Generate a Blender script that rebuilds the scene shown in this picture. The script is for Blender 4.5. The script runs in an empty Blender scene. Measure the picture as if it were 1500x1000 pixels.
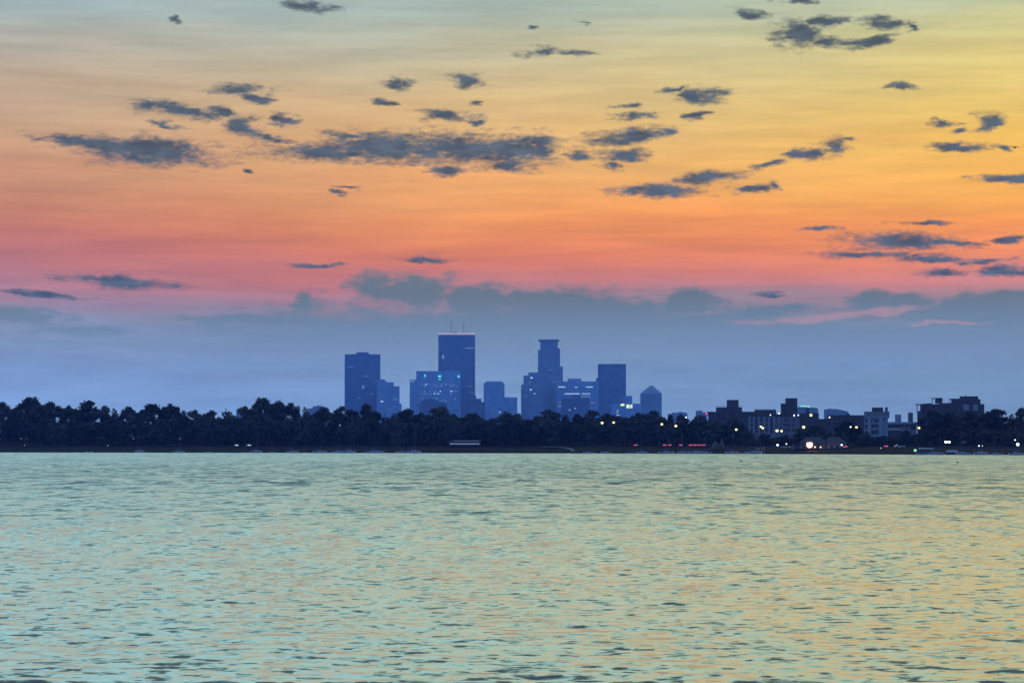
import bpy, math, random
from mathutils import Vector, Matrix

R = math.radians
C = bpy.context.scene.collection
SC = bpy.context.scene
F = 3485.0            # focal length in photo pixels (photo 1500 x 1000)
CAM_Z = 4.0
HAZE = 0.00005          # per metre
WAVE_SLOPE = 0.0125
TILT = math.atan((652 - 500) / F)
CT, ST = math.cos(TILT), math.sin(TILT)


def at(px, py, Y):
    """world point at depth Y (metres north of the camera) seen at photo pixel px, py"""
    r, u = (px - 750) / F, (500 - py) / F
    d = CT - u * ST
    return Vector((r / d * Y, Y, CAM_Z + (ST + u * CT) / d * Y))


def azel(px, py):
    r, u = (px - 750) / F, (500 - py) / F
    x, y, z = r, CT - u * ST, ST + u * CT
    return math.degrees(math.atan2(x, y)), math.degrees(math.atan2(z, math.hypot(x, y)))


def lin(c):
    return tuple((v / 255 / 12.92) if v / 255 <= 0.04045 else ((v / 255 + 0.055) / 1.055) ** 2.4 for v in c)


# ------------------------------------------------------------------ mesh helpers
class MB:
    def __init__(self):
        self.v, self.f = [], []

    def box(self, x0, x1, y0, y1, z0, z1):
        b = len(self.v)
        self.v += [(x0, y0, z0), (x1, y0, z0), (x1, y1, z0), (x0, y1, z0), (x0, y0, z1), (x1, y0, z1), (x1, y1, z1), (x0, y1, z1)]
        self.f += [tuple(b + i for i in q) for q in ((0, 3, 2, 1), (4, 5, 6, 7), (0, 1, 5, 4), (1, 2, 6, 5), (2, 3, 7, 6), (3, 0, 4, 7))]
        return self

    def prism(self, pts, y0, y1):
        """outline pts (x,z), counter-clockwise seen from -y, extruded y0..y1"""
        b, n = len(self.v), len(pts)
        self.v += [(x, y0, z) for x, z in pts] + [(x, y1, z) for x, z in pts]
        self.f.append(tuple(b + i for i in range(n)))
        self.f.append(tuple(b + n + i for i in reversed(range(n))))
        for i in range(n):
            j = (i + 1) % n
            self.f.append((b + i, b + n + i, b + n + j, b + j))
        return self

    def column(self, pts, z0, z1):
        """outline pts (x,y), counter-clockwise from above, extruded z0..z1"""
        b, n = len(self.v), len(pts)
        self.v += [(x, y, z0) for x, y in pts] + [(x, y, z1) for x, y in pts]
        self.f.append(tuple(b + i for i in reversed(range(n))))
        self.f.append(tuple(b + n + i for i in range(n)))
        for i in range(n):
            j = (i + 1) % n
            self.f.append((b + i, b + j, b + n + j, b + n + i))
        return self

    def tube(self, p0, p1, r0, r1=None, n=7, cap=True):
        r1 = r0 if r1 is None else r1
        p0, p1 = Vector(p0), Vector(p1)
        d = (p1 - p0).normalized()
        a = d.orthogonal().normalized()
        c = d.cross(a)
        b = len(self.v)
        for p, r in ((p0, r0), (p1, r1)):
            for i in range(n):
                t = 2 * math.pi * i / n
                self.v.append(tuple(p + a * (r * math.cos(t)) + c * (r * math.sin(t))))
        for i in range(n):
            j = (i + 1) % n
            self.f.append((b + i, b + j, b + n + j, b + n + i))
        if cap:
            self.f.append(tuple(b + i for i in reversed(range(n))))
            self.f.append(tuple(b + n + i for i in range(n)))
        return self

    def ball(self, c, rx, ry=None, rz=None, n=10, m=6):
        ry, rz = ry or rx, rz or rx
        b = len(self.v)
        self.v.append((c[0], c[1], c[2] - rz))
        for i in range(1, m):
            t = -math.pi / 2 + math.pi * i / m
            for k in range(n):
                p = 2 * math.pi * k / n
                self.v.append((c[0] + rx * math.cos(t) * math.cos(p), c[1] + ry * math.cos(t) * math.sin(p), c[2] + rz * math.sin(t)))
        self.v.append((c[0], c[1], c[2] + rz))
        top = len(self.v) - 1
        for k in range(n):
            j = (k + 1) % n
            self.f.append((b, b + 1 + j, b + 1 + k))
            for i in range(m - 2):
                o = b + 1 + i * n
                self.f.append((o + k, o + j, o + n + j, o + n + k))
            o = b + 1 + (m - 2) * n
            self.f.append((o + k, o + j, top))
        return self

    def loft(self, rings, closed_ends=True):
        b, n = len(self.v), len(rings[0])
        for r in rings:
            self.v += [tuple(p) for p in r]
        for i in range(len(rings) - 1):
            for k in range(n):
                j = (k + 1) % n
                o = b + i * n
                self.f.append((o + k, o + j, o + n + j, o + n + k))
        if closed_ends:
            self.f.append(tuple(b + k for k in reversed(range(n))))
            o = b + (len(rings) - 1) * n
            self.f.append(tuple(o + k for k in range(n)))
        return self

    def mesh(self, name, mat, smooth=False):
        me = bpy.data.meshes.new(name)
        me.from_pydata(self.v, [], self.f)
        me.update()
        if smooth:
            me.polygons.foreach_set("use_smooth", [True] * len(me.polygons))
        me.materials.append(mat)
        return me

    def build(self, name, mat, parent=None, smooth=False, loc=None):
        o = bpy.data.objects.new(name, self.mesh(name, mat, smooth))
        C.objects.link(o)
        if parent is not None:
            o.parent = parent
        if loc is not None:
            o.location = loc
        return o


def tag(o, label, cat, group=None):
    o["label"], o["category"] = label, cat
    if group:
        o["group"] = group
    return o


def thing(name, label, cat, loc, rz=0.0, group=None):
    o = bpy.data.objects.new(name, None)
    C.objects.link(o)
    o.location = loc
    o.rotation_euler = (0, 0, rz)
    return tag(o, label, cat, group)


def struct(o, kind="structure"):
    o["kind"] = kind
    return o


def kids(o):
    return [c for c in bpy.data.objects if c.parent == o]


TREE_OF = {}


def dup(root, loc, rz=0.0, scale=(1, 1, 1), label=None, group=None):
    if root.name not in TREE_OF:
        TREE_OF[root.name] = [(c, kids(c)) for c in kids(root)]
    r = root.copy()
    C.objects.link(r)
    r.location, r.rotation_euler, r.scale = loc, (0, 0, rz), scale
    if label:
        r["label"] = label
    if group:
        r["group"] = group
    for c, gs in TREE_OF[root.name]:
        d = c.copy()
        C.objects.link(d)
        d.parent = r
        for g in gs:
            e = g.copy()
            C.objects.link(e)
            e.parent = d
    return r


# ------------------------------------------------------------------ materials
def new_mat(name):
    m = bpy.data.materials.new(name)
    m.use_nodes = True
    nt = m.node_tree
    return m, nt, nt.nodes, nt.links, nt.nodes["Principled BSDF"]


def plain(name, col, rough=0.7, metal=0.0, var=0.25, scale=0.6):
    m, nt, N, L, b = new_mat(name)
    tc = N.new("ShaderNodeTexCoord")
    no = N.new("ShaderNodeTexNoise")
    no.inputs["Scale"].default_value = scale
    no.inputs["Detail"].default_value = 4
    L.new(tc.outputs["Object"], no.inputs["Vector"])
    mr = N.new("ShaderNodeMapRange")
    mr.inputs["To Min"].default_value, mr.inputs["To Max"].default_value = 1 - var, 1 + var
    L.new(no.outputs["Fac"], mr.inputs["Value"])
    vm = N.new("ShaderNodeVectorMath")
    vm.operation = "SCALE"
    vm.inputs[0].default_value = col
    L.new(mr.outputs[0], vm.inputs["Scale"])
    L.new(vm.outputs[0], b.inputs["Base Color"])
    b.inputs["Roughness"].default_value = rough
    b.inputs["Metallic"].default_value = metal
    if rough > 0.78:
        b.inputs["Specular IOR Level"].default_value = 0.03
    return m


def glow(name, col, strength):
    m, nt, N, L, b = new_mat(name)
    b.inputs["Base Color"].default_value = (0.3, 0.3, 0.3, 1)
    b.inputs["Emission Color"].default_value = (*col, 1)
    b.inputs["Emission Strength"].default_value = strength
    m.cycles.emission_sampling = "NONE"
    return m


def facade(name, wall, glass, fh=3.9, bw=3.0, zf=0.55, xf=0.7, rough=0.5, metal=0.0):
    """floors of windows between spandrels and piers, each pane with its own tint"""
    m, nt, N, L, b = new_mat(name)
    tc = N.new("ShaderNodeTexCoord")
    sp = N.new("ShaderNodeSeparateXYZ")
    L.new(tc.outputs["Object"], sp.inputs[0])

    def M(op, a, c=None):
        n = N.new("ShaderNodeMath")
        n.operation = op
        for i, v in enumerate((a, c)):
            if v is None:
                continue
            if isinstance(v, (int, float)):
                n.inputs[i].default_value = v
            else:
                L.new(v, n.inputs[i])
        return n.outputs[0]
    zz = M("DIVIDE", sp.outputs["Z"], fh)
    xx = M("DIVIDE", M("ADD", sp.outputs["X"], sp.outputs["Y"]), bw)
    win = M("MULTIPLY", M("LESS_THAN", M("FRACT", zz), zf), M("LESS_THAN", M("FRACT", xx), xf))
    cell = N.new("ShaderNodeCombineXYZ")
    L.new(M("FLOOR", xx), cell.inputs[0])
    L.new(M("FLOOR", zz), cell.inputs[1])
    wn = N.new("ShaderNodeTexWhiteNoise")
    wn.noise_dimensions = "2D"
    L.new(cell.outputs[0], wn.inputs["Vector"])
    tint = N.new("ShaderNodeMapRange")
    tint.inputs["To Min"].default_value, tint.inputs["To Max"].default_value = 0.75, 1.25
    L.new(wn.outputs["Value"], tint.inputs["Value"])
    vg = N.new("ShaderNodeVectorMath")
    vg.operation = "SCALE"
    vg.inputs[0].default_value = glass
    L.new(tint.outputs[0], vg.inputs["Scale"])
    no = N.new("ShaderNodeTexNoise")
    no.inputs["Scale"].default_value = 0.05
    no.inputs["Detail"].default_value = 3
    L.new(tc.outputs["Object"], no.inputs["Vector"])
    vw = N.new("ShaderNodeVectorMath")
    vw.operation = "SCALE"
    vw.inputs[0].default_value = wall
    cc = N.new("ShaderNodeCombineXYZ")
    L.new(M("FLOOR", M("DIVIDE", xx, 4.0)), cc.inputs[0])
    L.new(M("FLOOR", M("DIVIDE", zz, 2.0)), cc.inputs[1])
    wc = N.new("ShaderNodeTexWhiteNoise")
    wc.noise_dimensions = "2D"
    L.new(cc.outputs[0], wc.inputs["Vector"])
    mr = N.new("ShaderNodeMapRange")
    mr.inputs["To Min"].default_value, mr.inputs["To Max"].default_value = 0.8, 1.2
    L.new(no.outputs["Fac"], mr.inputs["Value"])
    L.new(mr.outputs[0], vw.inputs["Scale"])
    mx = N.new("ShaderNodeMix")
    mx.data_type = "RGBA"
    L.new(win, mx.inputs["Factor"])
    L.new(vw.outputs[0], mx.inputs[6])
    L.new(vg.outputs[0], mx.inputs[7])
    pan = N.new("ShaderNodeMapRange")
    pan.inputs["To Min"].default_value, pan.inputs["To Max"].default_value = 0.95, 1.05
    L.new(wc.outputs["Value"], pan.inputs["Value"])
    vp = N.new("ShaderNodeVectorMath")
    vp.operation = "SCALE"
    L.new(mx.outputs[2], vp.inputs[0])
    L.new(pan.outputs[0], vp.inputs["Scale"])
    L.new(vp.outputs[0], b.inputs["Base Color"])
    b.inputs["Roughness"].default_value = rough
    b.inputs["Metallic"].default_value = metal
    return m


def leaf_mat(name, col):
    m, nt, N, L, b = new_mat(name)
    ge = N.new("ShaderNodeNewGeometry")
    oi = N.new("ShaderNodeObjectInfo")
    ad = N.new("ShaderNodeMath")
    ad.operation = "MULTIPLY_ADD"
    L.new(oi.outputs["Random"], ad.inputs[0])
    ad.inputs[1].default_value = 0.9
    mr = N.new("ShaderNodeMapRange")
    mr.inputs["To Min"].default_value, mr.inputs["To Max"].default_value = 0.35, 1.0
    L.new(ge.outputs["Random Per Island"], mr.inputs["Value"])
    L.new(mr.outputs[0], ad.inputs[2])
    vm = N.new("ShaderNodeVectorMath")
    vm.operation = "SCALE"
    vm.inputs[0].default_value = col
    tc = N.new("ShaderNodeTexCoord")
    no = N.new("ShaderNodeTexNoise")
    no.inputs["Scale"].default_value = 7
    no.inputs["Detail"].default_value = 2
    L.new(tc.outputs["Object"], no.inputs["Vector"])
    cm = N.new("ShaderNodeMapRange")
    cm.inputs["From Min"].default_value, cm.inputs["From Max"].default_value = 0.35, 0.65
    cm.inputs["To Min"].default_value, cm.inputs["To Max"].default_value = 0.45, 1.8
    L.new(no.outputs["Fac"], cm.inputs["Value"])
    mu = N.new("ShaderNodeMath")
    mu.operation = "MULTIPLY"
    L.new(ad.outputs[0], mu.inputs[0])
    L.new(cm.outputs[0], mu.inputs[1])
    L.new(mu.outputs[0], vm.inputs["Scale"])
    L.new(vm.outputs[0], b.inputs["Base Color"])
    b.inputs["Roughness"].default_value = 0.75
    b.inputs["Specular IOR Level"].default_value = 0.04
    return m


M_ = {}
M_["leaf"] = leaf_mat("foliage_green", (0.034, 0.034, 0.031))
M_["leaf_pale"] = leaf_mat("foliage_grey_green", (0.050, 0.048, 0.045))
M_["bark"] = plain("bark", (0.045, 0.04, 0.036), 0.9)
M_["grass"] = plain("bank_grass", (0.003, 0.004, 0.006), 0.95, var=0.5, scale=0.08)
M_["asphalt"] = plain("asphalt", (0.05, 0.05, 0.055), 0.9, var=0.2, scale=0.4)
M_["gravel"] = plain("pale_gravel", (0.10, 0.105, 0.13), 0.9, var=0.2, scale=0.5)
M_["stone_wall"] = plain("wet_stone", (0.012, 0.013, 0.018), 0.8, var=0.4, scale=0.7)
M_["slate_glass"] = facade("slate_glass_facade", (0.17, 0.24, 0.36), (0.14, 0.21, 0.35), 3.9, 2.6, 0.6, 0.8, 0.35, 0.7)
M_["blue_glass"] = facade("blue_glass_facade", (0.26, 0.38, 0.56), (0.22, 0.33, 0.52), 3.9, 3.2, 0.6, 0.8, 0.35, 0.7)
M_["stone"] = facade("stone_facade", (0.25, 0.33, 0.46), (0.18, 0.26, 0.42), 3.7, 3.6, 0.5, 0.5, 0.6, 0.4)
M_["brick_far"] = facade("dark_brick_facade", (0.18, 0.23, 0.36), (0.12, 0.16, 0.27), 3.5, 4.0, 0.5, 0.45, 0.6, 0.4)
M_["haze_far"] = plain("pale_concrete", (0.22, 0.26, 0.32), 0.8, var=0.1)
M_["brick"] = plain("plum_brick", (0.085, 0.072, 0.088), 0.9, var=0.2, scale=0.3)
M_["stucco"] = plain("grey_stucco", (0.17, 0.165, 0.19), 0.9, var=0.15, scale=0.3)
M_["stucco_pale"] = plain("pale_stucco", (0.28, 0.285, 0.36), 0.9, var=0.12, scale=0.3)
M_["shingle"] = plain("roof_shingle", (0.05, 0.05, 0.065), 0.9, var=0.25, scale=1.2)
M_["glass"] = plain("dark_window_glass", (0.012, 0.014, 0.022), 0.15, var=0.3)
M_["steel"] = plain("dull_steel", (0.10, 0.11, 0.13), 0.5, 0.3)
M_["dark"] = plain("dark_painted_metal", (0.02, 0.02, 0.025), 0.5)
M_["hull"] = plain("weathered_hull_white", (0.30, 0.31, 0.34), 0.5, var=0.15)
M_["hull_blue"] = plain("slate_hull", (0.05, 0.06, 0.11), 0.5, var=0.15)
M_["mast"] = plain("mast_aluminium", (0.06, 0.07, 0.10), 0.5)
M_["canvas"] = plain("blue_canvas", (0.05, 0.08, 0.16), 0.8)
M_["wood"] = plain("weathered_wood", (0.09, 0.08, 0.075), 0.9, var=0.3, scale=2)
M_["paint_grey"] = plain("grey_car_paint", (0.04, 0.04, 0.05), 0.35, 0.2)
M_["paint_white"] = plain("white_paint", (0.30, 0.31, 0.36), 0.4)
M_["tyre"] = plain("tyre_rubber", (0.015, 0.015, 0.015), 0.9)
M_["bird"] = plain("dark_feathers", (0.025, 0.02, 0.015), 0.9)
M_["lamp_yellow"] = glow("sodium_lamp", (1.0, 0.80, 0.26), 3.0)
M_["lamp_white"] = glow("cool_white_lamp", (0.85, 0.97, 1.0), 4)
M_["lamp_blue"] = glow("blue_white_lamp", (0.62, 0.78, 1.0), 7)
M_["lamp_red"] = glow("red_flare_lamp", (1.0, 0.36, 0.30), 3.2)
M_["lamp_orange"] = glow("amber_lamp", (1.0, 0.52, 0.12), 3)
M_["tail"] = glow("tail_lamp_red", (1.0, 0.05, 0.16), 2.0)
M_["head"] = glow("head_lamp_white", (0.8, 0.85, 1.0), 2.2)
M_["lit_cool"] = glow("lit_office_window", (0.40, 0.68, 1.0), 0.27)
M_["lit_teal"] = glow("lit_teal_lamp", (0.12, 0.80, 0.90), 1.0)
M_["lit_bright"] = glow("bright_office_window", (0.55, 0.82, 1.0), 0.8)
M_["lit_yellow"] = glow("lit_yellow_window", (0.80, 1.0, 0.45), 1.25)
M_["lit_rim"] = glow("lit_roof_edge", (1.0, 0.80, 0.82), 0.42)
M_["lit_green"] = glow("green_lamp", (0.25, 0.95, 0.40), 1.6)
M_["lit_bus"] = glow("lit_bus_window", (0.55, 0.55, 0.95), 0.32)

# ------------------------------------------------------------------ camera
cam = bpy.data.cameras.new("camera")
cam.sensor_width = 36
cam.lens = 36 * F / 1500
cam.clip_start, cam.clip_end = 0.5, 60000
co = bpy.data.objects.new("camera", cam)
C.objects.link(co)
co.location = (0, 0, CAM_Z)
co.rotation_euler = (math.pi / 2 + TILT, 0, 0)
SC.camera = co

# ------------------------------------------------------------------ ground, lake, road
SHORE_PX = [(-600, 1500), (0, 1353), (375, 1285), (750, 1212), (1125, 1110), (1500, 982), (1900, 820)]


def shore_y(px):
    for (a, ya), (b, yb) in zip(SHORE_PX, SHORE_PX[1:]):
        if px <= b:
            return ya + (yb - ya) * (px - a) / (b - a)
    return SHORE_PX[-1][1]


loop = [((px - 750) / F * Y, Y) for px, Y in SHORE_PX]
loop += [(420, 600), (480, 300), (400, 60), (250, -15), (60, 8), (0, 12), (-60, 8), (-300, -10), (-600, 80), (-850, 400), (-900, 900), (-780, 1320)]
# subdivide and ripple the shoreline a little
rng = random.Random(4)
pts = []
for i, (a, b) in enumerate(zip(loop, loop[1:] + loop[:1])):
    n = max(2, int(math.hypot(b[0] - a[0], b[1] - a[1]) / 25))
    for k in range(n):
        t = k / n
        pts.append([a[0] + (b[0] - a[0]) * t, a[1] + (b[1] - a[1]) * t])
for p in pts:
    p[1] += rng.uniform(-0.8, 0.8)
NP = len(pts)


def normal_at(i):
    a, b = pts[(i - 3) % NP], pts[(i + 3) % NP]
    dx, dy = b[0] - a[0], b[1] - a[1]
    l = math.hypot(dx, dy)
    return (-dy / l, dx / l)      # loop runs clockwise seen from above -> outward is left


nrm = [normal_at(i) for i in range(NP)]
PROFILE = [(0.0, -1.0), (0.3, 0.55), (3, 0.75), (12, 1.75), (28, 2.75), (42, 3.3), (53, 3.3), (56, 3.45), (75, 4.2), (120, 6.2), (200, 8.0), (300, 8.0)]


def ground_z(off):
    for (a, za), (b, zb) in zip(PROFILE, PROFILE[1:]):
        if off <= b:
            return za + (zb - za) * (off - a) / (b - a)
    return 8.0


def ring(off, z):
    return [(p[0] + n[0] * off, p[1] + n[1] * off, z) for p, n in zip(pts, nrm)]


def strip_mesh(rings, closed=True):
    mb = MB()
    for r in rings:
        mb.v += r
    n = len(rings[0])
    for i in range(len(rings) - 1):
        for k in range(n if closed else n - 1):
            j = (k + 1) % n
            mb.f.append((i * n + k, i * n + j, (i + 1) * n + j, (i + 1) * n + k))
    return mb


rings = [ring(o, z) for o, z in PROFILE]
outer = []
cx, cy = 0.0, 650.0
for p in pts:
    dx, dy = p[0] - cx, p[1] - cy
    k = 1e9
    if abs(dx) > 1e-6:
        k = min(k, 4900 / abs(dx))
    if abs(dy) > 1e-6:
        k = min(k, ((8900 - cy) if dy > 0 else (1500 + cy)) / abs(dy))
    outer.append((cx + dx * k, cy + dy * k, 8.0))
mid = [(a[0] * 0.7 + b[0] * 0.3, a[1] * 0.7 + b[1] * 0.3, 8.0) for a, b in zip(rings[-1], outer)]
g = strip_mesh(rings + [mid, outer]).build("ground", M_["grass"])
struct(g)
sw = strip_mesh([ring(-0.25, -1.0), ring(-0.2, 0.62), ring(0.9, 0.66)]).build("shore_edging", M_["stone_wall"])
struct(sw)
rd = strip_mesh([ring(43, 3.33), ring(51, 3.33)]).build("road", M_["asphalt"])
struct(rd)
kb = strip_mesh([ring(42.6, 3.25), ring(42.6, 3.43), ring(42.95, 3.43), ring(42.95, 3.25)]).build("kerb", M_["gravel"])
struct(kb)
# pale footpath curving down the bank to the water
pp = []
for px, off in ((790, 36), (806, 34), (822, 30), (833, 22), (838, 12), (840, 4)):
    Y = shore_y(px)
    x = (px - 750) / F * (Y + off)
    pp.append((x, Y + off, ground_z(off) + 0.05))
mb = MB()
for i, p in enumerate(pp):
    w = 1.6 + 2.6 * (1 if i < 4 else 0.6)
    mb.v += [(p[0] - w * 0.35, p[1] - w * 0.5, p[2] + 0.05), (p[0] + w * 0.35, p[1] + w, p[2] + 0.18)]
for i in range(len(pp) - 1):
    mb.f.append((2 * i, 2 * i + 2, 2 * i + 3, 2 * i + 1))
struct(mb.build("path", M_["gravel"]))

# water
m, nt, N, L, b = new_mat("lake_water")
geo = N.new("ShaderNodeNewGeometry")


def wnoise(sx, sy, detail, rough=0.5):
    mp = N.new("ShaderNodeMapping")
    mp.inputs["Scale"].default_value = (sx, sy, 1)
    L.new(geo.outputs["Position"], mp.inputs["Vector"])
    no = N.new("ShaderNodeTexNoise")
    no.inputs["Scale"].default_value = 1
    no.inputs["Detail"].default_value = detail
    no.inputs["Roughness"].default_value = rough
    L.new(mp.outputs[0], no.inputs["Vector"])
    return no


def vmath(op, a, c=None, s=None):
    n = N.new("ShaderNodeVectorMath")
    n.operation = op
    for i, v in ((0, a), (1, c)):
        if v is None:
            continue
        if isinstance(v, tuple):
            n.inputs[i].default_value = v
        else:
            L.new(v, n.inputs[i])
    if s is not None:
        if isinstance(s, (int, float)):
            n.inputs["Scale"].default_value = s
        else:
            L.new(s, n.inputs["Scale"])
    return n.outputs["Value"] if op in ("LENGTH", "DOT_PRODUCT") else n.outputs[0]


H = (-0.5, -0.5, -0.5)
nA = vmath("SCALE", vmath("ADD", wnoise(1.8, 2.6, 3).outputs["Color"], H), s=0.60)
nB = vmath("SCALE", vmath("ADD", wnoise(0.42, 0.11, 4, 0.6).outputs["Color"], H), s=0.62)
nC = vmath("SCALE", vmath("ADD", wnoise(0.11, 0.022, 4, 0.6).outputs["Color"], H), s=0.32)
spy = N.new("ShaderNodeSeparateXYZ")
L.new(geo.outputs["Position"], spy.inputs[0])


def wrange(v, a, b_, c, d, kind="LINEAR"):
    n = N.new("ShaderNodeMapRange")
    n.interpolation_type = kind
    n.inputs["From Min"].default_value, n.inputs["From Max"].default_value = a, b_
    n.inputs["To Min"].default_value, n.inputs["To Max"].default_value = c, d
    L.new(v, n.inputs["Value"])
    return n.outputs[0]


sl = vmath("SCALE", vmath("ADD", vmath("ADD", nA, nB), nC), s=wrange(spy.outputs["Y"], 50, 350, 0.45, 1.0))
sl = vmath("MULTIPLY", sl, (0.6, 1.0, 0.0))
# short steep wavelet fronts, sparse and thin
fronts = None
for sx, sy, lo, hi, amt, ya, yb in ((2.5, 4.2, 0.46, 0.66, -0.30, 1, 2), (0.95, 0.50, 0.46, 0.64, -0.28, 55, 120), (0.40, 0.10, 0.47, 0.64, -0.26, 100, 220), (0.17, 0.022, 0.49, 0.66, -0.09, 230, 480)):
    v = wrange(wnoise(sx, sy, 3, 0.55).outputs["Fac"], lo, hi, 0.0, amt, "SMOOTHSTEP")
    n = N.new("ShaderNodeMath")     # the broader rows of chop belong to the open lake, past the lee of the near shore
    n.operation = "MULTIPLY"
    L.new(v, n.inputs[0])
    L.new(wrange(spy.outputs["Y"], ya, yb, 0.0, 1.0), n.inputs[1])
    v = n.outputs[0]
    if fronts is None:
        fronts = v
    else:
        n = N.new("ShaderNodeMath")
        n.operation = "ADD"
        L.new(fronts, n.inputs[0])
        L.new(v, n.inputs[1])
        fronts = n.outputs[0]
fade = N.new("ShaderNodeMath")
fade.operation = "MULTIPLY"
L.new(fronts, fade.inputs[0])
L.new(wrange(spy.outputs["Y"], 320, 700, 1.0, 0.4), fade.inputs[1])
fronts = fade.outputs[0]
fc = N.new("ShaderNodeCombineXYZ")
L.new(fronts, fc.inputs[1])
sl = vmath("ADD", sl, fc.outputs[0])
lean = N.new("ShaderNodeMapRange")      # the chop steepens out on the open lake, its faces leaning south
lean.inputs["From Min"].default_value, lean.inputs["From Max"].default_value = 60, 700
lean.inputs["To Min"].default_value, lean.inputs["To Max"].default_value = -0.066, -0.225
L.new(spy.outputs["Y"], lean.inputs["Value"])
cl_ = N.new("ShaderNodeCombineXYZ")
L.new(lean.outputs[0], cl_.inputs[1])
sl = vmath("ADD", sl, cl_.outputs[0])
nor = vmath("NORMALIZE", vmath("ADD", sl, geo.outputs["Normal"]))
L.new(nor, b.inputs["Normal"])
b.inputs["Base Color"].default_value = (0.065, 0.085, 0.06, 1)
# waves too small to model roughen the water more where the ripples are finer, out on the open lake
rr = N.new("ShaderNodeMapRange")
rr.inputs["From Min"].default_value, rr.inputs["From Max"].default_value = 50, 420
rr.inputs["To Min"].default_value, rr.inputs["To Max"].default_value = 0.20, 0.26
L.new(spy.outputs["Y"], rr.inputs["Value"])
L.new(rr.outputs[0], b.inputs["Roughness"])
b.inputs["IOR"].default_value = 1.8
b.inputs["Specular IOR Level"].default_value = 1.0
import numpy as np
# the lake: a calm sheet to the shores, and real wind waves on the stretch nearest the camera
nrow, ncol = 700, 680
inv = np.linspace(1 / 34.0, 1 / 330.0, nrow)
Yg = (1 / inv)[:, None] * np.ones((1, ncol))
th = np.linspace(-R(17), R(17), ncol)[None, :]
Xg = Yg * np.tan(th)
dY = np.gradient(Yg[:, 0])[:, None] * np.ones((1, ncol))
wr = np.random.RandomState(11)
Zg = np.zeros_like(Yg)
gustm = np.ones_like(Yg)
for k in range(7):
    lx, ly, ph = wr.uniform(14, 60), wr.uniform(8, 40), wr.uniform(0, 6.28)
    gustm += 0.04 * np.sin(Xg * 6.28 / lx + Yg * 6.28 / ly * (1 if k % 2 else -1) + ph)
gustm = np.clip(gustm, 0.35, 1.7)
for k in range(110):
    lam = 0.20 * (7.0 ** (k / 109.0))
    ang = wr.normal(0, 0.42) + 0.15
    kk = 2 * math.pi / lam
    slope = WAVE_SLOPE * (1.0 if lam < 1.2 else 0.8)
    wgt = np.clip((lam / dY - 1.6) / 1.6, 0, 1)
    Zg += (slope / kk) * wgt * (gustm if lam < 2.5 else 1.0) * np.sin(kk * (Xg * math.sin(ang) + Yg * math.cos(ang)) + wr.uniform(0, 6.28))
edge = np.minimum(np.clip((R(17) - np.abs(th)) / R(1.5), 0, 1), np.clip((330 - Yg) / 80.0, 0, 1)) * np.clip((Yg - 34) / 2, 0, 1)
Zg = (Zg + 0.45) * edge + 0.006
Zg = np.maximum(Zg, 0.005)
flat = [(x, y, 0.0) for x, y, z in ring(0.2, 0)]
vg = np.stack([Xg, Yg, Zg], axis=-1).reshape(-1, 3)
nv = len(flat)
ii = np.arange((nrow - 1) * ncol).reshape(nrow - 1, ncol)[:, :-1].ravel()
quads = np.stack([ii, ii + 1, ii + ncol + 1, ii + ncol], axis=-1) + nv
mb = MB()
mb.v = flat + [tuple(p) for p in vg.tolist()]
mb.f = [tuple(range(NP))] + [tuple(q) for q in quads.tolist()]
wme = mb.build("water", m, smooth=True)
pf = wme.data.polygons
if pf[0].normal.z < 0:
    wme.data.polygons[0].flip()
if pf[len(pf) // 2].normal.z < 0:
    print("wave grid faces down")
struct(wme)

# ------------------------------------------------------------------ buildings


class Building:
    def __init__(s, name, label, cat, Y, x0, x1, z0=8.0, depth=40.0):
        s.Y, s.c = Y, (x0 + x1) / 2
        p = at(s.c, 652, Y)
        s.az = math.atan2(p.x, p.y)
        s.Rr = math.hypot(p.x, p.y)
        s.depth, s.z0 = depth, z0
        s.root = thing(name, label, cat, (p.x, p.y, z0), -s.az)

    def x(s, px):
        p = at(px, 600, s.Y)
        return math.tan(math.atan2(p.x, p.y) - s.az) * s.Rr

    def z(s, py):
        return at(s.c, py, s.Y).z - s.z0

    def tiers(s, part, mat, tl, d=None, parent=None):
        """tl: (x0, x1, ytop) from the ground up, each tier standing on the one before"""
        mb, zb = MB(), -0.5
        d = d or s.depth
        for i, (a, b, t) in enumerate(tl):
            k = d * (1 - 0.07 * i)
            zt = s.z(t)
            mb.box(s.x(a), s.x(b), -k / 2, k / 2, zb, zt)
            zb = zt + 0.004
        return mb.build(part, mat, parent or s.root)

    def box(s, part, mat, x0, x1, ytop, ybot, d=None, front=0.0, parent=None):
        """front: how far the front face stands proud of the building's own front"""
        yf = -s.depth / 2 - front
        d = d or s.depth
        zb = s.z(ybot) if ybot is not None else -0.5
        return MB().box(s.x(x0), s.x(x1), yf, yf + d, zb, s.z(ytop)).build(part, mat, parent or s.root)

    def outline(s, part, mat, pl, d=None, front=0.0):
        yf = -s.depth / 2 - front
        d = d or s.depth
        o = [(s.x(a), s.z(t) if t is not None else -0.5) for a, t in pl]
        return MB().prism(o, yf, yf + d).build(part, mat, s.root)

    def lit(s, mat, spots, front=0.6, part="lit_window", parent=None):
        for x, y, w, h in spots:
            s.box(part, M_[mat], x - w / 2, x + w / 2, y - h / 2, y + h / 2, 0.3, front, parent)


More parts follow.
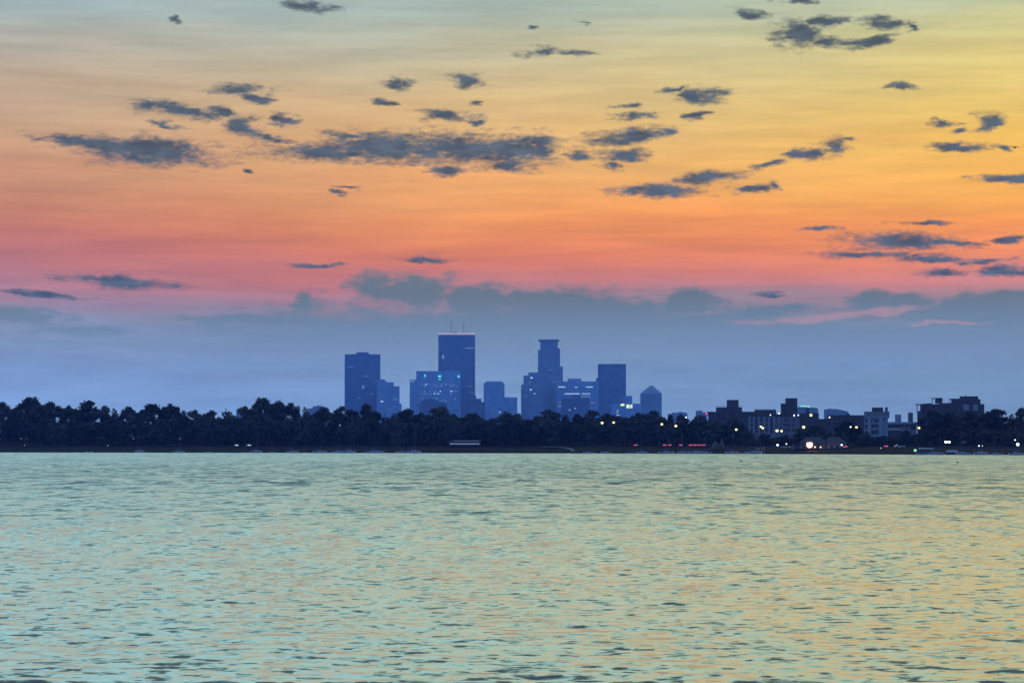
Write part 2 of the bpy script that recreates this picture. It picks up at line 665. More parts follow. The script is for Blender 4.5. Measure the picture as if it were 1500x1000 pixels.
# --- downtown towers (far)
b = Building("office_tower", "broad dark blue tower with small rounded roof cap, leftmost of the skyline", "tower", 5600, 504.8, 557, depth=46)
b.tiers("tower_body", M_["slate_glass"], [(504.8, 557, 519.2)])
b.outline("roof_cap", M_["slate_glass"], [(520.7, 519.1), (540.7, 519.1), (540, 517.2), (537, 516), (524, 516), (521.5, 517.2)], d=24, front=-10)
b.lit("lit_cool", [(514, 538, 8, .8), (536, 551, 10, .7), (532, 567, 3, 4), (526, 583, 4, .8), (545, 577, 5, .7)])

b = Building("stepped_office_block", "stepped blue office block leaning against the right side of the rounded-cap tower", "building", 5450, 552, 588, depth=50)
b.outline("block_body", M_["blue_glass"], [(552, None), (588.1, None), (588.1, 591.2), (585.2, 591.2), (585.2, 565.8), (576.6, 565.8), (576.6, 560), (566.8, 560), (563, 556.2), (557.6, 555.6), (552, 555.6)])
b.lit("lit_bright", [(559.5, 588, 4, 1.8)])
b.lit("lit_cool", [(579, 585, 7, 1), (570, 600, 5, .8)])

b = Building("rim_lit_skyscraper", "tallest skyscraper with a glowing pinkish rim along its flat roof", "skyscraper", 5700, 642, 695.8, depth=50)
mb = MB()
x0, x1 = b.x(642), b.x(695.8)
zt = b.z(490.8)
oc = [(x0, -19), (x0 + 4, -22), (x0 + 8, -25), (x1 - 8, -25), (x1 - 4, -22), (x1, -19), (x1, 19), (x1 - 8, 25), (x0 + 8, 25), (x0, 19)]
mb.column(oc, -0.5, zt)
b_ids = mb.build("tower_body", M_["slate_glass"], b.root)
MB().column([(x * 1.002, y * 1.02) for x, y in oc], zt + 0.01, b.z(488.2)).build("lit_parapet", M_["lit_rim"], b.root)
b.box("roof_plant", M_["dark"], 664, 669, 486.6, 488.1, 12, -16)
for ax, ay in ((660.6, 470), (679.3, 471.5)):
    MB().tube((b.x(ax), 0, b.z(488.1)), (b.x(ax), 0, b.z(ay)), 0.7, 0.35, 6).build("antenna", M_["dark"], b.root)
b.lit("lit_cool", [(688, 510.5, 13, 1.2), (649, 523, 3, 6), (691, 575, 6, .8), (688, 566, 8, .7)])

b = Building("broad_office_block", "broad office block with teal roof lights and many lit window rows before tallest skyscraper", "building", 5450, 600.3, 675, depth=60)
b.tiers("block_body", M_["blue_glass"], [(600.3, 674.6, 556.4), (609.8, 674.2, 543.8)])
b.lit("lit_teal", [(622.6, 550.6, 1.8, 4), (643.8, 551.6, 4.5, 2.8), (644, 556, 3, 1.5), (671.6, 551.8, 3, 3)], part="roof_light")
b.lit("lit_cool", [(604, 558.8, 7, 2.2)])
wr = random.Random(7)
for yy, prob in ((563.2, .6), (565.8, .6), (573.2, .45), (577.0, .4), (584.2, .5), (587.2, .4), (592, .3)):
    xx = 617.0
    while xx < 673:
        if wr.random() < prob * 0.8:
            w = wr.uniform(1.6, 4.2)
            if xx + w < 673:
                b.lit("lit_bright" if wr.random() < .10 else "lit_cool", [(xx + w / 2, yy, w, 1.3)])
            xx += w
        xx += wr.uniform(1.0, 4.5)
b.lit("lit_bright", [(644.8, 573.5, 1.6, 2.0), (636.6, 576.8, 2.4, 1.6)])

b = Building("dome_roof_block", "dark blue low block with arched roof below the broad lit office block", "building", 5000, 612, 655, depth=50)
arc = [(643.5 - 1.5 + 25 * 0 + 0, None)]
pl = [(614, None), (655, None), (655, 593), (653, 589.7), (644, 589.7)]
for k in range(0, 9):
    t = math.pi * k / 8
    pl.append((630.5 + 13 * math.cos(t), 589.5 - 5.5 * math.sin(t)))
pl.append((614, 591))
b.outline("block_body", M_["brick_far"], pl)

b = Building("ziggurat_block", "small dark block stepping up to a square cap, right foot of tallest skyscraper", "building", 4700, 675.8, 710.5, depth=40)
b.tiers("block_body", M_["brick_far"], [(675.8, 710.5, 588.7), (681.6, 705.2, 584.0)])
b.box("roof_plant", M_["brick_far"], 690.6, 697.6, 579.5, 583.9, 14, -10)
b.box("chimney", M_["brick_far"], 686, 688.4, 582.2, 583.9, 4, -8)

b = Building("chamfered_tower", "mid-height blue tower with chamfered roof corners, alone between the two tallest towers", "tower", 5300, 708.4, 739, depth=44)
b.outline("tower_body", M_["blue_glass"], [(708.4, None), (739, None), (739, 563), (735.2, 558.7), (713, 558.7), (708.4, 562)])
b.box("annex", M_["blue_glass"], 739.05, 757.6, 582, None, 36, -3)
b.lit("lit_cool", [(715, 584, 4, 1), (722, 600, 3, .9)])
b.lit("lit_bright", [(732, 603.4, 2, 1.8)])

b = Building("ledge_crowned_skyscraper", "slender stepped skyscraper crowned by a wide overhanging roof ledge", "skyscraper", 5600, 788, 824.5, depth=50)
b.tiers("tower_body", M_["stone"], [(788, 824.5, 537), (788.2, 820.4, 513), (791.5, 817.2, 500)])
b.box("shoulder", M_["stone"], 817.3, 820.2, 510.7, 512.9, 30, -8)
b.box("roof_ledge", M_["stone"], 789, 819, 497.6, 499.9, 46, -2)
b.lit("lit_cool", [(806, 542, 6, .8), (813, 560, 8, .8)])

b = Building("shoulder_block", "stepped blue block rising left against the slender ledge-crowned skyscraper", "building", 5400, 763.3, 790, depth=48)
b.tiers("block_body", M_["stone"], [(763.3, 796, 563.3), (766.8, 795, 550.4), (773.8, 794, 545.7)])
b.lit("lit_bright", [(778.6, 553.6, 3.4, 2), (777.6, 571, 3, 1.8), (783, 576.6, 2, 1.6)])
b.lit("lit_cool", [(776, 560, 3, 1), (770, 580, 4, .9)])

b = Building("long_low_block", "long blue office block with lit floor bands between slender and square towers", "building", 5500, 818, 877, depth=50)
b.tiers("block_body", M_["blue_glass"], [(815, 877, 558.8)])
b.box("roof_plant", M_["blue_glass"], 832, 851.5, 554.6, 558.7, 24, -8)
b.lit("lit_bright", [(823, 567, 10, 1.4), (863.5, 567, 10, 1.4), (844, 567.4, 4, 1), (838, 576.8, 22, 1.3), (858, 576.8, 12, 1.0)])
b.lit("lit_cool", [(858, 580.6, 14, 1.2), (820.5, 589.5, 5, 1.2), (867, 590, 9, 1.2), (820, 595, 4, 2)])

b = Building("stepped_dark_block", "dark blue stepped block in front of the long low office block", "building", 4800, 822, 864, depth=46)
b.tiers("block_body", M_["brick_far"], [(822, 864, 586), (824, 862.5, 583.2)])
b.box("roof_plant", M_["brick_far"], 836.7, 851, 578.8, 583.1, 16, -9)
b.lit("lit_bright", [(834.5, 600.5, 1.6, 1.6), (842.5, 598.2, 1.4, 1.4)])

b = Building("square_tower", "square slab tower with a beacon mast, right of the long low block", "tower", 5500, 873.4, 917, depth=50)
b.tiers("tower_body", M_["slate_glass"], [(875.9, 917, 534.4)])
b.box("roof_parapet", M_["slate_glass"], 876.6, 916.4, 533.4, 534.3, 46, -2)
b.box("side_slab", M_["slate_glass"], 873.3, 875.8, 553.6, None, 34, -6)
mb = MB().tube((b.x(904), 0, b.z(533.3)), (b.x(904), 0, b.z(525.5)), 0.3, 0.2, 6)
mast = mb.build("beacon_mast", M_["steel"], b.root)
MB().ball((b.x(904), 0, b.z(525.0)), 1.3).build("beacon", M_["lit_rim"], mast)

b = Building("stair_lit_annex", "low block right of the square tower with bright yellow lit windows", "building", 5100, 896, 938, depth=40)
b.tiers("block_body", M_["blue_glass"], [(896, 937.6, 591.2), (912, 926, 579.8)])
b.lit("lit_yellow", [(912, 593, 5.4, 2.8), (919.5, 595.2, 3.6, 5.2), (922.9, 595.4, 1.4, 5.2), (925.4, 595.2, 1.8, 5.2)])
b.lit("lit_bright", [(905.2, 601.0, 1.2, 1.8), (904.2, 603.8, 1.6, 1.6), (905.6, 608.5, 4.5, 2.2)])

b = Building("pyramid_roof_tower", "short tower with a pointed pyramid roof, rightmost of the skyline", "tower", 5400, 938, 969.3, depth=48)
b.tiers("tower_body", M_["stone"], [(938, 969.3, 576.6)])
mb = MB()
xa, xb, xm0, xm1 = b.x(938), b.x(969.3), b.x(952.4), b.x(956.4)
z1, z2 = b.z(576.55), b.z(564.6)
mb.loft([[(xa, -24, z1), (xb, -24, z1), (xb, 24, z1), (xa, 24, z1)], [(xm0, -3, z2), (xm1, -3, z2), (xm1, 3, z2), (xm0, 3, z2)]])
mb.build("pyramid_roof", M_["stone"], b.root)

# --- faint far blocks
def faint(name, label, Y, x0, x1, tiersl, mat="haze_far", depth=60):
    bb = Building(name, label, "building", Y, x0, x1, depth=depth)
    bb.tiers("block_body", M_[mat], tiersl)
    return bb


bb = faint("hazy_block", "faint hazy block just right of the pyramid roof tower, above trees", 7600, 978, 1008, [(978, 1007, 606), (984, 1006, 604.2)])
bb.box("roof_plant", M_["haze_far"], 994, 1000, 603.0, 604.1, 20, -10)
bb = faint("hazy_block", "faint pale square block left of the dark brick apartments with penthouse", 7200, 1019, 1036, [(1019, 1036, 604), (1019.5, 1029, 601.2)])
bb = faint("hazy_block", "faint hazy hill of blocks on treetops far left of the skyline", 7800, 452, 482, [(452, 482, 598), (458, 476, 595)])
bb.box("roof_plant", M_["haze_far"], 464, 470, 593.8, 594.9, 20, -12)
bb = faint("hazy_block", "tiny hazy block peeking over low treetops left of the big round crown", 7900, 346, 357, [(346, 357, 599.5), (349, 355, 598)])
b = Building("green_lit_block", "hazy pale block with a row of green lights along its roof", "building", 4200, 1168, 1199, depth=40)
b.outline("block_body", M_["haze_far"], [(1168, None), (1198.5, None), (1198.5, 598.6), (1195, 597.2), (1188, 597.0), (1168, 596.0)])
b.box("sign_frame", M_["steel"], 1173, 1188, 596.2, 597.0, 1.2, -4)
b.lit("lit_green", [(1174, 594.8, 3.6, .7), (1177, 594.6, 2.6, 1.3), (1181.2, 595.3, 3.6, 1), (1185, 595.6, 2.8, 1.4)], front=-3, part="roof_light")
b = Building("curved_roof_hall", "hazy pale hall with a long curved roof behind the marina buildings", "building", 4800, 1207, 1243, depth=50)
b.outline("hall_body", M_["haze_far"], [(1207, None), (1243, None), (1243, 604), (1240.5, 602.4), (1232, 600.2), (1224, 599.0), (1216, 598.9), (1207, 599.6)])
b.box("roof_vent", M_["haze_far"], 1214, 1217, 598.0, 598.8, 6, -10)

# --- apartment buildings on the right shore
def window_grid(bd, cols, rows, front, d=0.25, frame="stucco_pale"):
    """each window: dark pane in a thin frame"""
    for (xa, xb) in cols:
        for (ya, yb) in rows:
            w = bd.box("window", M_["glass"], xa, xb, ya, yb, d, front)
            zs = bd.z(yb)
            yf = -bd.depth / 2 - front
            MB().box(bd.x(xa) - 0.1, bd.x(xb) + 0.1, yf - 0.12, yf + d - 0.02, zs - 0.16, zs - 0.01).build("sill", M_[frame], w)


b = Building("brick_apartment_block", "dark plum apartment block stepping up to a square brick penthouse", "building", 1480, 1036, 1105, 7.5, depth=26)
b.tiers("wall", M_["brick"], [(1037.5, 1105, 608), (1036.2, 1104.8, 603.0)])
b.box("upper_storey", M_["brick"], 1049, 1087, 596.6, 602.95, 20, -3)
b.box("penthouse", M_["brick"], 1064.7, 1082, 585.8, 596.55, 12, -5)
mb = MB()
for k in range(14):
    px = 1049 + 38 * k / 13
    mb.box(b.x(px) - 0.06, b.x(px) + 0.06, -10.0, -9.88, b.z(596.6), b.z(594.4))
mb.box(b.x(1049), b.x(1087), -10.02, -9.86, b.z(594.5), b.z(594.1))
mb.build("roof_railing", M_["steel"], b.root)
window_grid(b, [(1052, 1054.6), (1058, 1060.6), (1072, 1076)], [(605.5, 608.2), (611, 613.6)], 0.1, frame="brick")
mb = MB().tube((b.x(1036.6), -12.6, b.z(603)), (b.x(1036.6), -12.6, b.z(605.2)), 0.1)
br = mb.build("lamp_bracket", M_["dark"], b.root)
MB().ball((b.x(1035.4), -13.4, b.z(606.2)), 0.5).build("red_lamp", M_["tail"], br)

b = Building("flat_roofed_apartments", "long flat roofed apartment block with pale columned front, right of brick penthouse", "building", 1420, 1092, 1172, 7.5, depth=26)
b.tiers("wall", M_["stucco"], [(1097, 1171, 609.5)])
b.box("roof_slab", M_["brick"], 1096, 1172, 606.4, 609.4, 27.5, 0.8)
b.box("attic_storey", M_["brick"], 1105.3, 1137, 600.1, 606.3, 18, -3)
mb = MB()
mb.box(b.x(1105.6), b.x(1136.4), -9.88, -9.72, b.z(599.2), b.z(598.9))
for k in range(9):
    px = 1106 + 30 * k / 8
    mb.box(b.x(px) - 0.08, b.x(px) + 0.08, -9.9, -9.7, b.z(600.05), b.z(599.1))
mb.build("roof_railing", M_["steel"], b.root)
for px in (1097.8, 1104.5, 1112, 1119.5, 1126.5, 1133.5, 1140.5):
    b.box("column", M_["stucco_pale"], px - 0.9, px + 0.9, 609.6, 640, 0.5, 0.5)
for xa, xb in ((1128.2, 1132.4), (1138.6, 1141.6), (1105.8, 1109)):
    w = b.box("balcony_bay", M_["glass"], xa, xb, 612.4, 634, 0.25, 0.12)
    mbp = MB()
    for py in (618, 624, 630):
        mbp.box(b.x(xa), b.x(xb), -13.35, -13.0, b.z(py), b.z(py - 0.9))
    mbp.box(b.x(xa) - .12, b.x(xa), -13.3, -13.0, b.z(634), b.z(612.4))
    mbp.build("balcony_rail", M_["stucco"], w)
window_grid(b, [(1100, 1102.6), (1114, 1117.6), (1121.6, 1125), (1148, 1151.8), (1153.2, 1156), (1160, 1163.5)],
            [(613.6, 617.2), (620.8, 624.2), (628, 632)], 0.1)
b.lit("lamp_white", [(1128.6, 608, 1.2, 1.2), (1163, 608.6, 1.5, 1.7), (1169, 608.2, 1.3, 1.5)], front=1.0, part="wall_lamp")
b.lit("lamp_yellow", [(1141.2, 605.8, 1.8, 1.6)], front=1.0, part="wall_lamp")

b = Building("cylinder_top_building", "dark round-fronted penthouse tower standing behind the columned apartments", "building", 1500, 1143, 1200, 7.5, depth=24)
b.tiers("wall", M_["brick"], [(1136, 1199.3, 606.2)])
b.box("stair_tower", M_["brick"], 1143.8, 1150.4, 591, 606.15, 12, -4)
mb = MB()
xa, xb = b.x(1150.5), b.x(1168)
zc = b.z(606.15)
cp = [(xa + (xb - xa) * k / 8, -9 - 2.2 * math.sin(math.pi * k / 8)) for k in range(9)] + [(xb, 6), (xa, 6)]
mb.column(cp, zc, b.z(583.4)).build("round_tower", M_["brick"], b.root)
b.box("chimney", M_["brick"], 1180.6, 1184.8, 598.2, 606.15, 3, -6)
b.box("roof_parapet", M_["brick"], 1168.4, 1199.2, 605.2, 606.15, 0.6, -1)
b.lit("lamp_yellow", [(1187.8, 608.2, 3.0, 2.8)], front=0.4, part="wall_lamp")

b = Building("low_plain_block", "plain dark block with a flat roof behind the hip roofed boathouse", "building", 1400, 1199, 1268, 7.5, depth=26)
b.tiers("wall", M_["brick"], [(1199, 1267, 613.5), (1212, 1266.8, 608.2)])
b.box("roof_plant", M_["brick"], 1240, 1244.6, 605.6, 608.1, 6, -6)
window_grid(b, [(1214, 1217), (1222, 1225), (1228, 1231), (1250, 1253)], [(612, 615), (619, 622)], 0.1, frame="brick")
b.lit("lamp_white", [(1215.2, 611.4, 1.3, 1.4)], front=0.5, part="wall_lamp")

b = Building("balcony_apartment_building", "pale blue apartment building with dark balcony bays, white bands and stepped penthouse", "building", 1185, 1264, 1343, 6.5, depth=24)
b.tiers("wall", M_["stucco_pale"], [(1266, 1300.5, 611.5)])
b.box("east_wing", M_["stucco_pale"], 1293.5, 1342, 619, None, 20, -2)
b.box("upper_storey", M_["stucco"], 1266, 1303, 602.8, 611.45, 16, -4)
b.box("penthouse", M_["brick"], 1277.4, 1293.6, 596.8, 602.75, 9, -6)
b.box("roof_plant", M_["stucco"], 1296.4, 1300.6, 596.2, 602.75, 3, -9)
b.box("stair_tower", M_["stucco_pale"], 1311, 1319.8, 607.2, 618.95, 8, -4)
b.box("stair_tower", M_["stucco"], 1330, 1337, 604.4, 618.95, 8, -4)
b.box("roof_cornice", M_["stucco_pale"], 1265, 1301.4, 610.0, 611.9, 24.8, 0.9)
for (xa, xb, ya, yb) in ((1267.5, 1278, 614.6, 618.6), (1280.5, 1287.5, 614.6, 618.4), (1267, 1271, 621.5, 628), (1276.5, 1286.5, 621, 626.5), (1276.5, 1286.5, 629.5, 635.5), (1267, 1271, 631, 637), (1294, 1299.5, 613.4, 616.8),
                         (1298.5, 1322, 621.8, 626.4), (1325, 1331, 621.8, 626), (1295.5, 1322, 631.8, 641), (1334, 1340, 622, 629)):
    w = b.box("balcony_bay", M_["glass"], xa, xb, ya, yb, 0.3, 0.14 if xb < 1292 else -1.86)
    n = max(2, int((xb - xa) / 3))
    mbp = MB()
    for k in range(1, n):
        px = xa + (xb - xa) * k / n
        yf = -12 - (0.2 if xb < 1292 else -1.8)
        mbp.box(b.x(px) - 0.1, b.x(px) + 0.1, yf, yf + 0.05, b.z(yb), b.z(ya))
    mbp.build("mullion", M_["stucco"], w)
for xa, xb in ((1271.3, 1275.8), (1287.6, 1292.8)):
    b.box("column", M_["stucco_pale"], xa, xb, 612, 645, 0.9, 0.9)
b.box("balcony_rail", M_["paint_white"], 1294, 1341, 618.2, 621.3, 1.6, -0.3)
b.box("balcony_rail", M_["paint_white"], 1294, 1321, 627.4, 630.6, 1.6, -0.3)
b.box("roof_rail", M_["steel"], 1267, 1293, 608.6, 609.0, 0.1, -3)

b = Building("rooftop_pavilion_apartments", "dark apartment building with overhanging roof canopies and rooftop pavilions above right trees", "building", 1170, 1343, 1442, 6.5, depth=24)
mb = MB()
pl = [(1344, None), (1441.4, None), (1441.4, 592.2), (1436, 592.2), (1436, 590.4), (1382, 590.6), (1381, 591), (1364, 592.6), (1348.4, 593.4), (1348.4, 602), (1344, 602)]
b.outline("wall", M_["brick"], pl)
b.outline("roof_canopy", M_["dark"], [(1341.6, 593.2), (1341.6, 592.4), (1365, 590.9), (1365, 591.9)], d=14, front=0.3)
b.box("canopy_post", M_["dark"], 1343.4, 1344.4, 593.2, 602, 0.4, 0.1)
b.box("roof_pavilion", M_["brick"], 1370, 1380.6, 583.9, 590.5, 8, -5)
b.box("pavilion_roof", M_["dark"], 1364.4, 1381.2, 583.0, 583.85, 9, -4.6)
b.box("canopy_post", M_["dark"], 1365.2, 1366.2, 583.9, 591.3, 0.4, -5)
b.box("upper_storey", M_["brick"], 1393.4, 1436, 585.0, 590.35, 12, -4)
b.box("pavilion_roof", M_["dark"], 1390, 1406, 584.1, 584.95, 11, -4.5)
b.box("canopy_post", M_["dark"], 1391, 1391.8, 585, 590.35, 0.4, -4.6)
b.box("penthouse", M_["brick"], 1405.8, 1433, 580.6, 584.95, 10, -5)
MB().tube((b.x(1414.6), -2, b.z(580.6)), (b.x(1414.6), -2, b.z(577.6)), 0.18).build("vent_pipe", M_["dark"], b.root)
for xa, xb in ((1411, 1419), (1425, 1432)):
    for k in range(3):
        b.box("window", M_["stucco_pale"], xa + (xb - xa) * k / 3 + .2, xa + (xb - xa) * (k + 1) / 3 - .2, 592.8, 601.5, 0.2, 0.12)
window_grid(b, [(1352, 1356), (1366, 1370), (1384, 1388), (1397, 1401)], [(595, 597.6), (601.5, 604)], 0.1, frame="brick")

# --- hip-roofed boathouse by the water
b = Building("boathouse", "grey boathouse with two hip roofs beside the red flare light", "boathouse", 1118, 1160, 1242, 2.9, depth=14)


def hip(bd, x0, x1, r0, r1, ye, yr, d, name):
    a, c, p, q = bd.x(x0), bd.x(x1), bd.x(r0), bd.x(r1)
    z0_, z1_ = bd.z(ye), bd.z(yr)
    h = d / 2
    m2 = MB()
    m2.v = [(a, -h, z0_), (c, -h, z0_), (c, h, z0_), (a, h, z0_), (p, 0, z1_), (q, 0, z1_)]
    m2.f = [(0, 1, 5, 4), (1, 2, 5), (2, 3, 4, 5), (3, 0, 4), (0, 3, 2, 1)]
    return m2.build(name, M_["shingle"], bd.root)


b.box("wall", M_["stucco"], 1172, 1208.5, 649.6, None, 13, -0.5)
hip(b, 1169.5, 1210.5, 1180, 1202, 649.5, 639.6, 15.5, "roof")
b.box("wall", M_["stucco"], 1210.6, 1240, 648.6, None, 13, -0.5)
hip(b, 1208.6, 1242, 1213, 1229, 648.5, 639.6, 15.2, "roof")
b.box("side_porch", M_["stucco"], 1160, 1171.8, 650.4, None, 9, -2.5)
b.box("porch_roof", M_["shingle"], 1159, 1171.9, 649.2, 650.3, 11, -1.5)
for xa, xb in ((1163.5, 1167), (1175, 1179.5), (1197, 1200), (1216, 1219), (1224, 1228)):
    b.box("door" if xb - xa > 4 else "window", M_["glass"], xa, xb, 651.8, 656.5, 0.2, -0.35 if xa > 1171 else -2.35)


# ------------------------------------------------------------------ trees
def make_crown(seed, style):
    """unit crown: width 1 (x,y), from z 0.10 up to 1; leaf clumps on and in many lobes"""
    r = random.Random(seed)
    lobes = []
    if style == "dome":
        for k in range(30):
            a, q = r.uniform(0, 6.28), math.sqrt(r.random()) * 0.40
            z = 0.86 - 0.95 * q * q * 2.2 + r.uniform(-0.05, 0.03)
            lobes.append((q * math.cos(a), q * math.sin(a), z, r.uniform(0.07, 0.13), r.uniform(0.05, 0.10)))
        for k in range(10):
            a, q = r.uniform(0, 6.28), r.uniform(0.15, 0.36)
            lobes.append((q * math.cos(a), q * math.sin(a), r.uniform(0.24, 0.55), r.uniform(0.12, 0.17), r.uniform(0.10, 0.15)))
        lobes.append((0, 0, 0.88, 0.16, 0.10))
    elif style == "oval":
        for k in range(22):
            z = r.uniform(0.2, 0.9)
            w = 0.38 * math.sqrt(max(0.05, 1 - ((z - 0.5) / 0.5) ** 2))
            a, q = r.uniform(0, 6.28), w * math.sqrt(r.random())
            lobes.append((q * math.cos(a), q * math.sin(a), z - 0.03, r.uniform(0.11, 0.17), r.uniform(0.08, 0.12)))
        lobes.append((0.02, 0, 0.91, 0.12, 0.08))
    elif style == "gappy":
        for k in range(11):
            a, q = r.uniform(0, 6.28), r.uniform(0.10, 0.40)
            lobes.append((q * math.cos(a), q * math.sin(a) * 0.7, r.uniform(0.66, 0.90) - q * 0.3, r.uniform(0.08, 0.13), r.uniform(0.06, 0.09)))
            lobes.append((q * math.cos(a) * .7 + r.uniform(-.05, .05), q * math.sin(a) * .5, r.uniform(0.52, 0.72) - q * .2, r.uniform(0.08, 0.12), r.uniform(0.07, 0.10)))
        for k in range(12):
            a, q = r.uniform(0, 6.28), r.uniform(0.05, 0.36)
            lobes.append((q * math.cos(a), q * math.sin(a), r.uniform(0.2, 0.52), r.uniform(0.11, 0.17), r.uniform(0.08, 0.12)))
        lobes.append((r.uniform(-.1, .1), 0, 0.87, 0.15, 0.09))
        lobes.append((r.uniform(-.2, .2), 0, 0.78, 0.15, 0.10))
    else:  # bushy, low and broad
        for k in range(16):
            a, q = r.uniform(0, 6.28), math.sqrt(r.random()) * 0.38
            lobes.append((q * math.cos(a), q * math.sin(a), r.uniform(0.15, 0.78) * (1 - q * 0.5), r.uniform(0.13, 0.2), r.uniform(0.12, 0.2)))
        lobes.append((0.03, 0, 0.84, 0.16, 0.15))
    mb = MB()
    for (x, y, z, w, h) in lobes:
        n = int(150 * (w / 0.15) ** 2) + 26
        for k in range(n):
            u = Vector((r.gauss(0, 1), r.gauss(0, 1), r.gauss(0, 1))).normalized()
            q = min(1.2, abs(r.gauss(0.76, 0.18)))
            c = Vector((x + u.x * w * q, y + u.y * w * q, z + u.z * h * q))
            s = r.uniform(0.016, 0.036)
            t = Vector((r.gauss(0, 1), r.gauss(0, 1), r.gauss(0, 1))).normalized()
            nn = (u + t * 0.9).normalized()
            a = nn.orthogonal().normalized()
            a = (Matrix.Rotation(r.uniform(0, 6.28), 3, nn) @ a)
            d = nn.cross(a)
            b0 = len(mb.v)
            e, g2 = s * r.uniform(0.9, 1.4), s * r.uniform(0.6, 1.0)
            mb.v += [tuple(c + a * e), tuple(c + d * g2), tuple(c - a * e * 0.9), tuple(c - d * g2 * 1.1)]
            mb.f.append((b0, b0 + 1, b0 + 2, b0 + 3))
    tr = MB()
    top = Vector((r.uniform(-.03, .03), 0, 0.62))
    tr.tube((0, 0, -0.02), (top.x * .5, 0, 0.3), 0.024, 0.018)
    tr.tube((top.x * .5, 0, 0.3), top, 0.018, 0.009)
    big = sorted(lobes, key=lambda l: -l[2])[:9]
    for (x, y, z, w, h) in big:
        zb = r.uniform(0.24, 0.45)
        p0 = Vector((top.x * .5, 0, zb))
        pm = Vector((x * .55, y * .55, zb + (z - zb) * .55))
        tr.tube(p0, pm, 0.011, 0.008, 5)
        tr.tube(pm, (x, y, z), 0.008, 0.003, 5)
    return mb, tr


PROTO = {}
for style, n in (("dome", 4), ("oval", 4), ("gappy", 4), ("bushy", 3)):
    for k in range(n):
        cb, tb = make_crown(100 + 17 * k + len(style) * 7, style)
        mat = M_["leaf_pale"] if k % 3 == 2 else M_["leaf"]
        PROTO[style, k] = (cb.mesh("crown", mat), tb.mesh("trunk", M_["bark"]))


def tree(px, ytop, wpx, style, off, label, group="broadleaf trees along the far shore", k=None, name="broadleaf_tree", zg=None, Y=None):
    Y = Y or shore_y(px) + off
    zg = ground_z(off) if zg is None else zg
    p = at(px, ytop, Y)
    h = p.z - zg
    w = wpx * Y / F
    r = random.Random(int(px * 31 + ytop * 7))
    n = 3 if style == "bushy" else 4
    cm, tm = PROTO[style, (r.randrange(n) if k is None else k)]
    t = thing(name, label, "tree", (p.x, Y, zg), r.uniform(-0.5, 0.5) + (math.pi if r.random() < .5 else 0), group)
    t.scale = (w * 1.25, w * 1.1, h)
    for nm, me in (("trunk", tm), ("crown", cm)):
        o = bpy.data.objects.new(nm, me)
        C.objects.link(o)
        o.parent = t
    return t


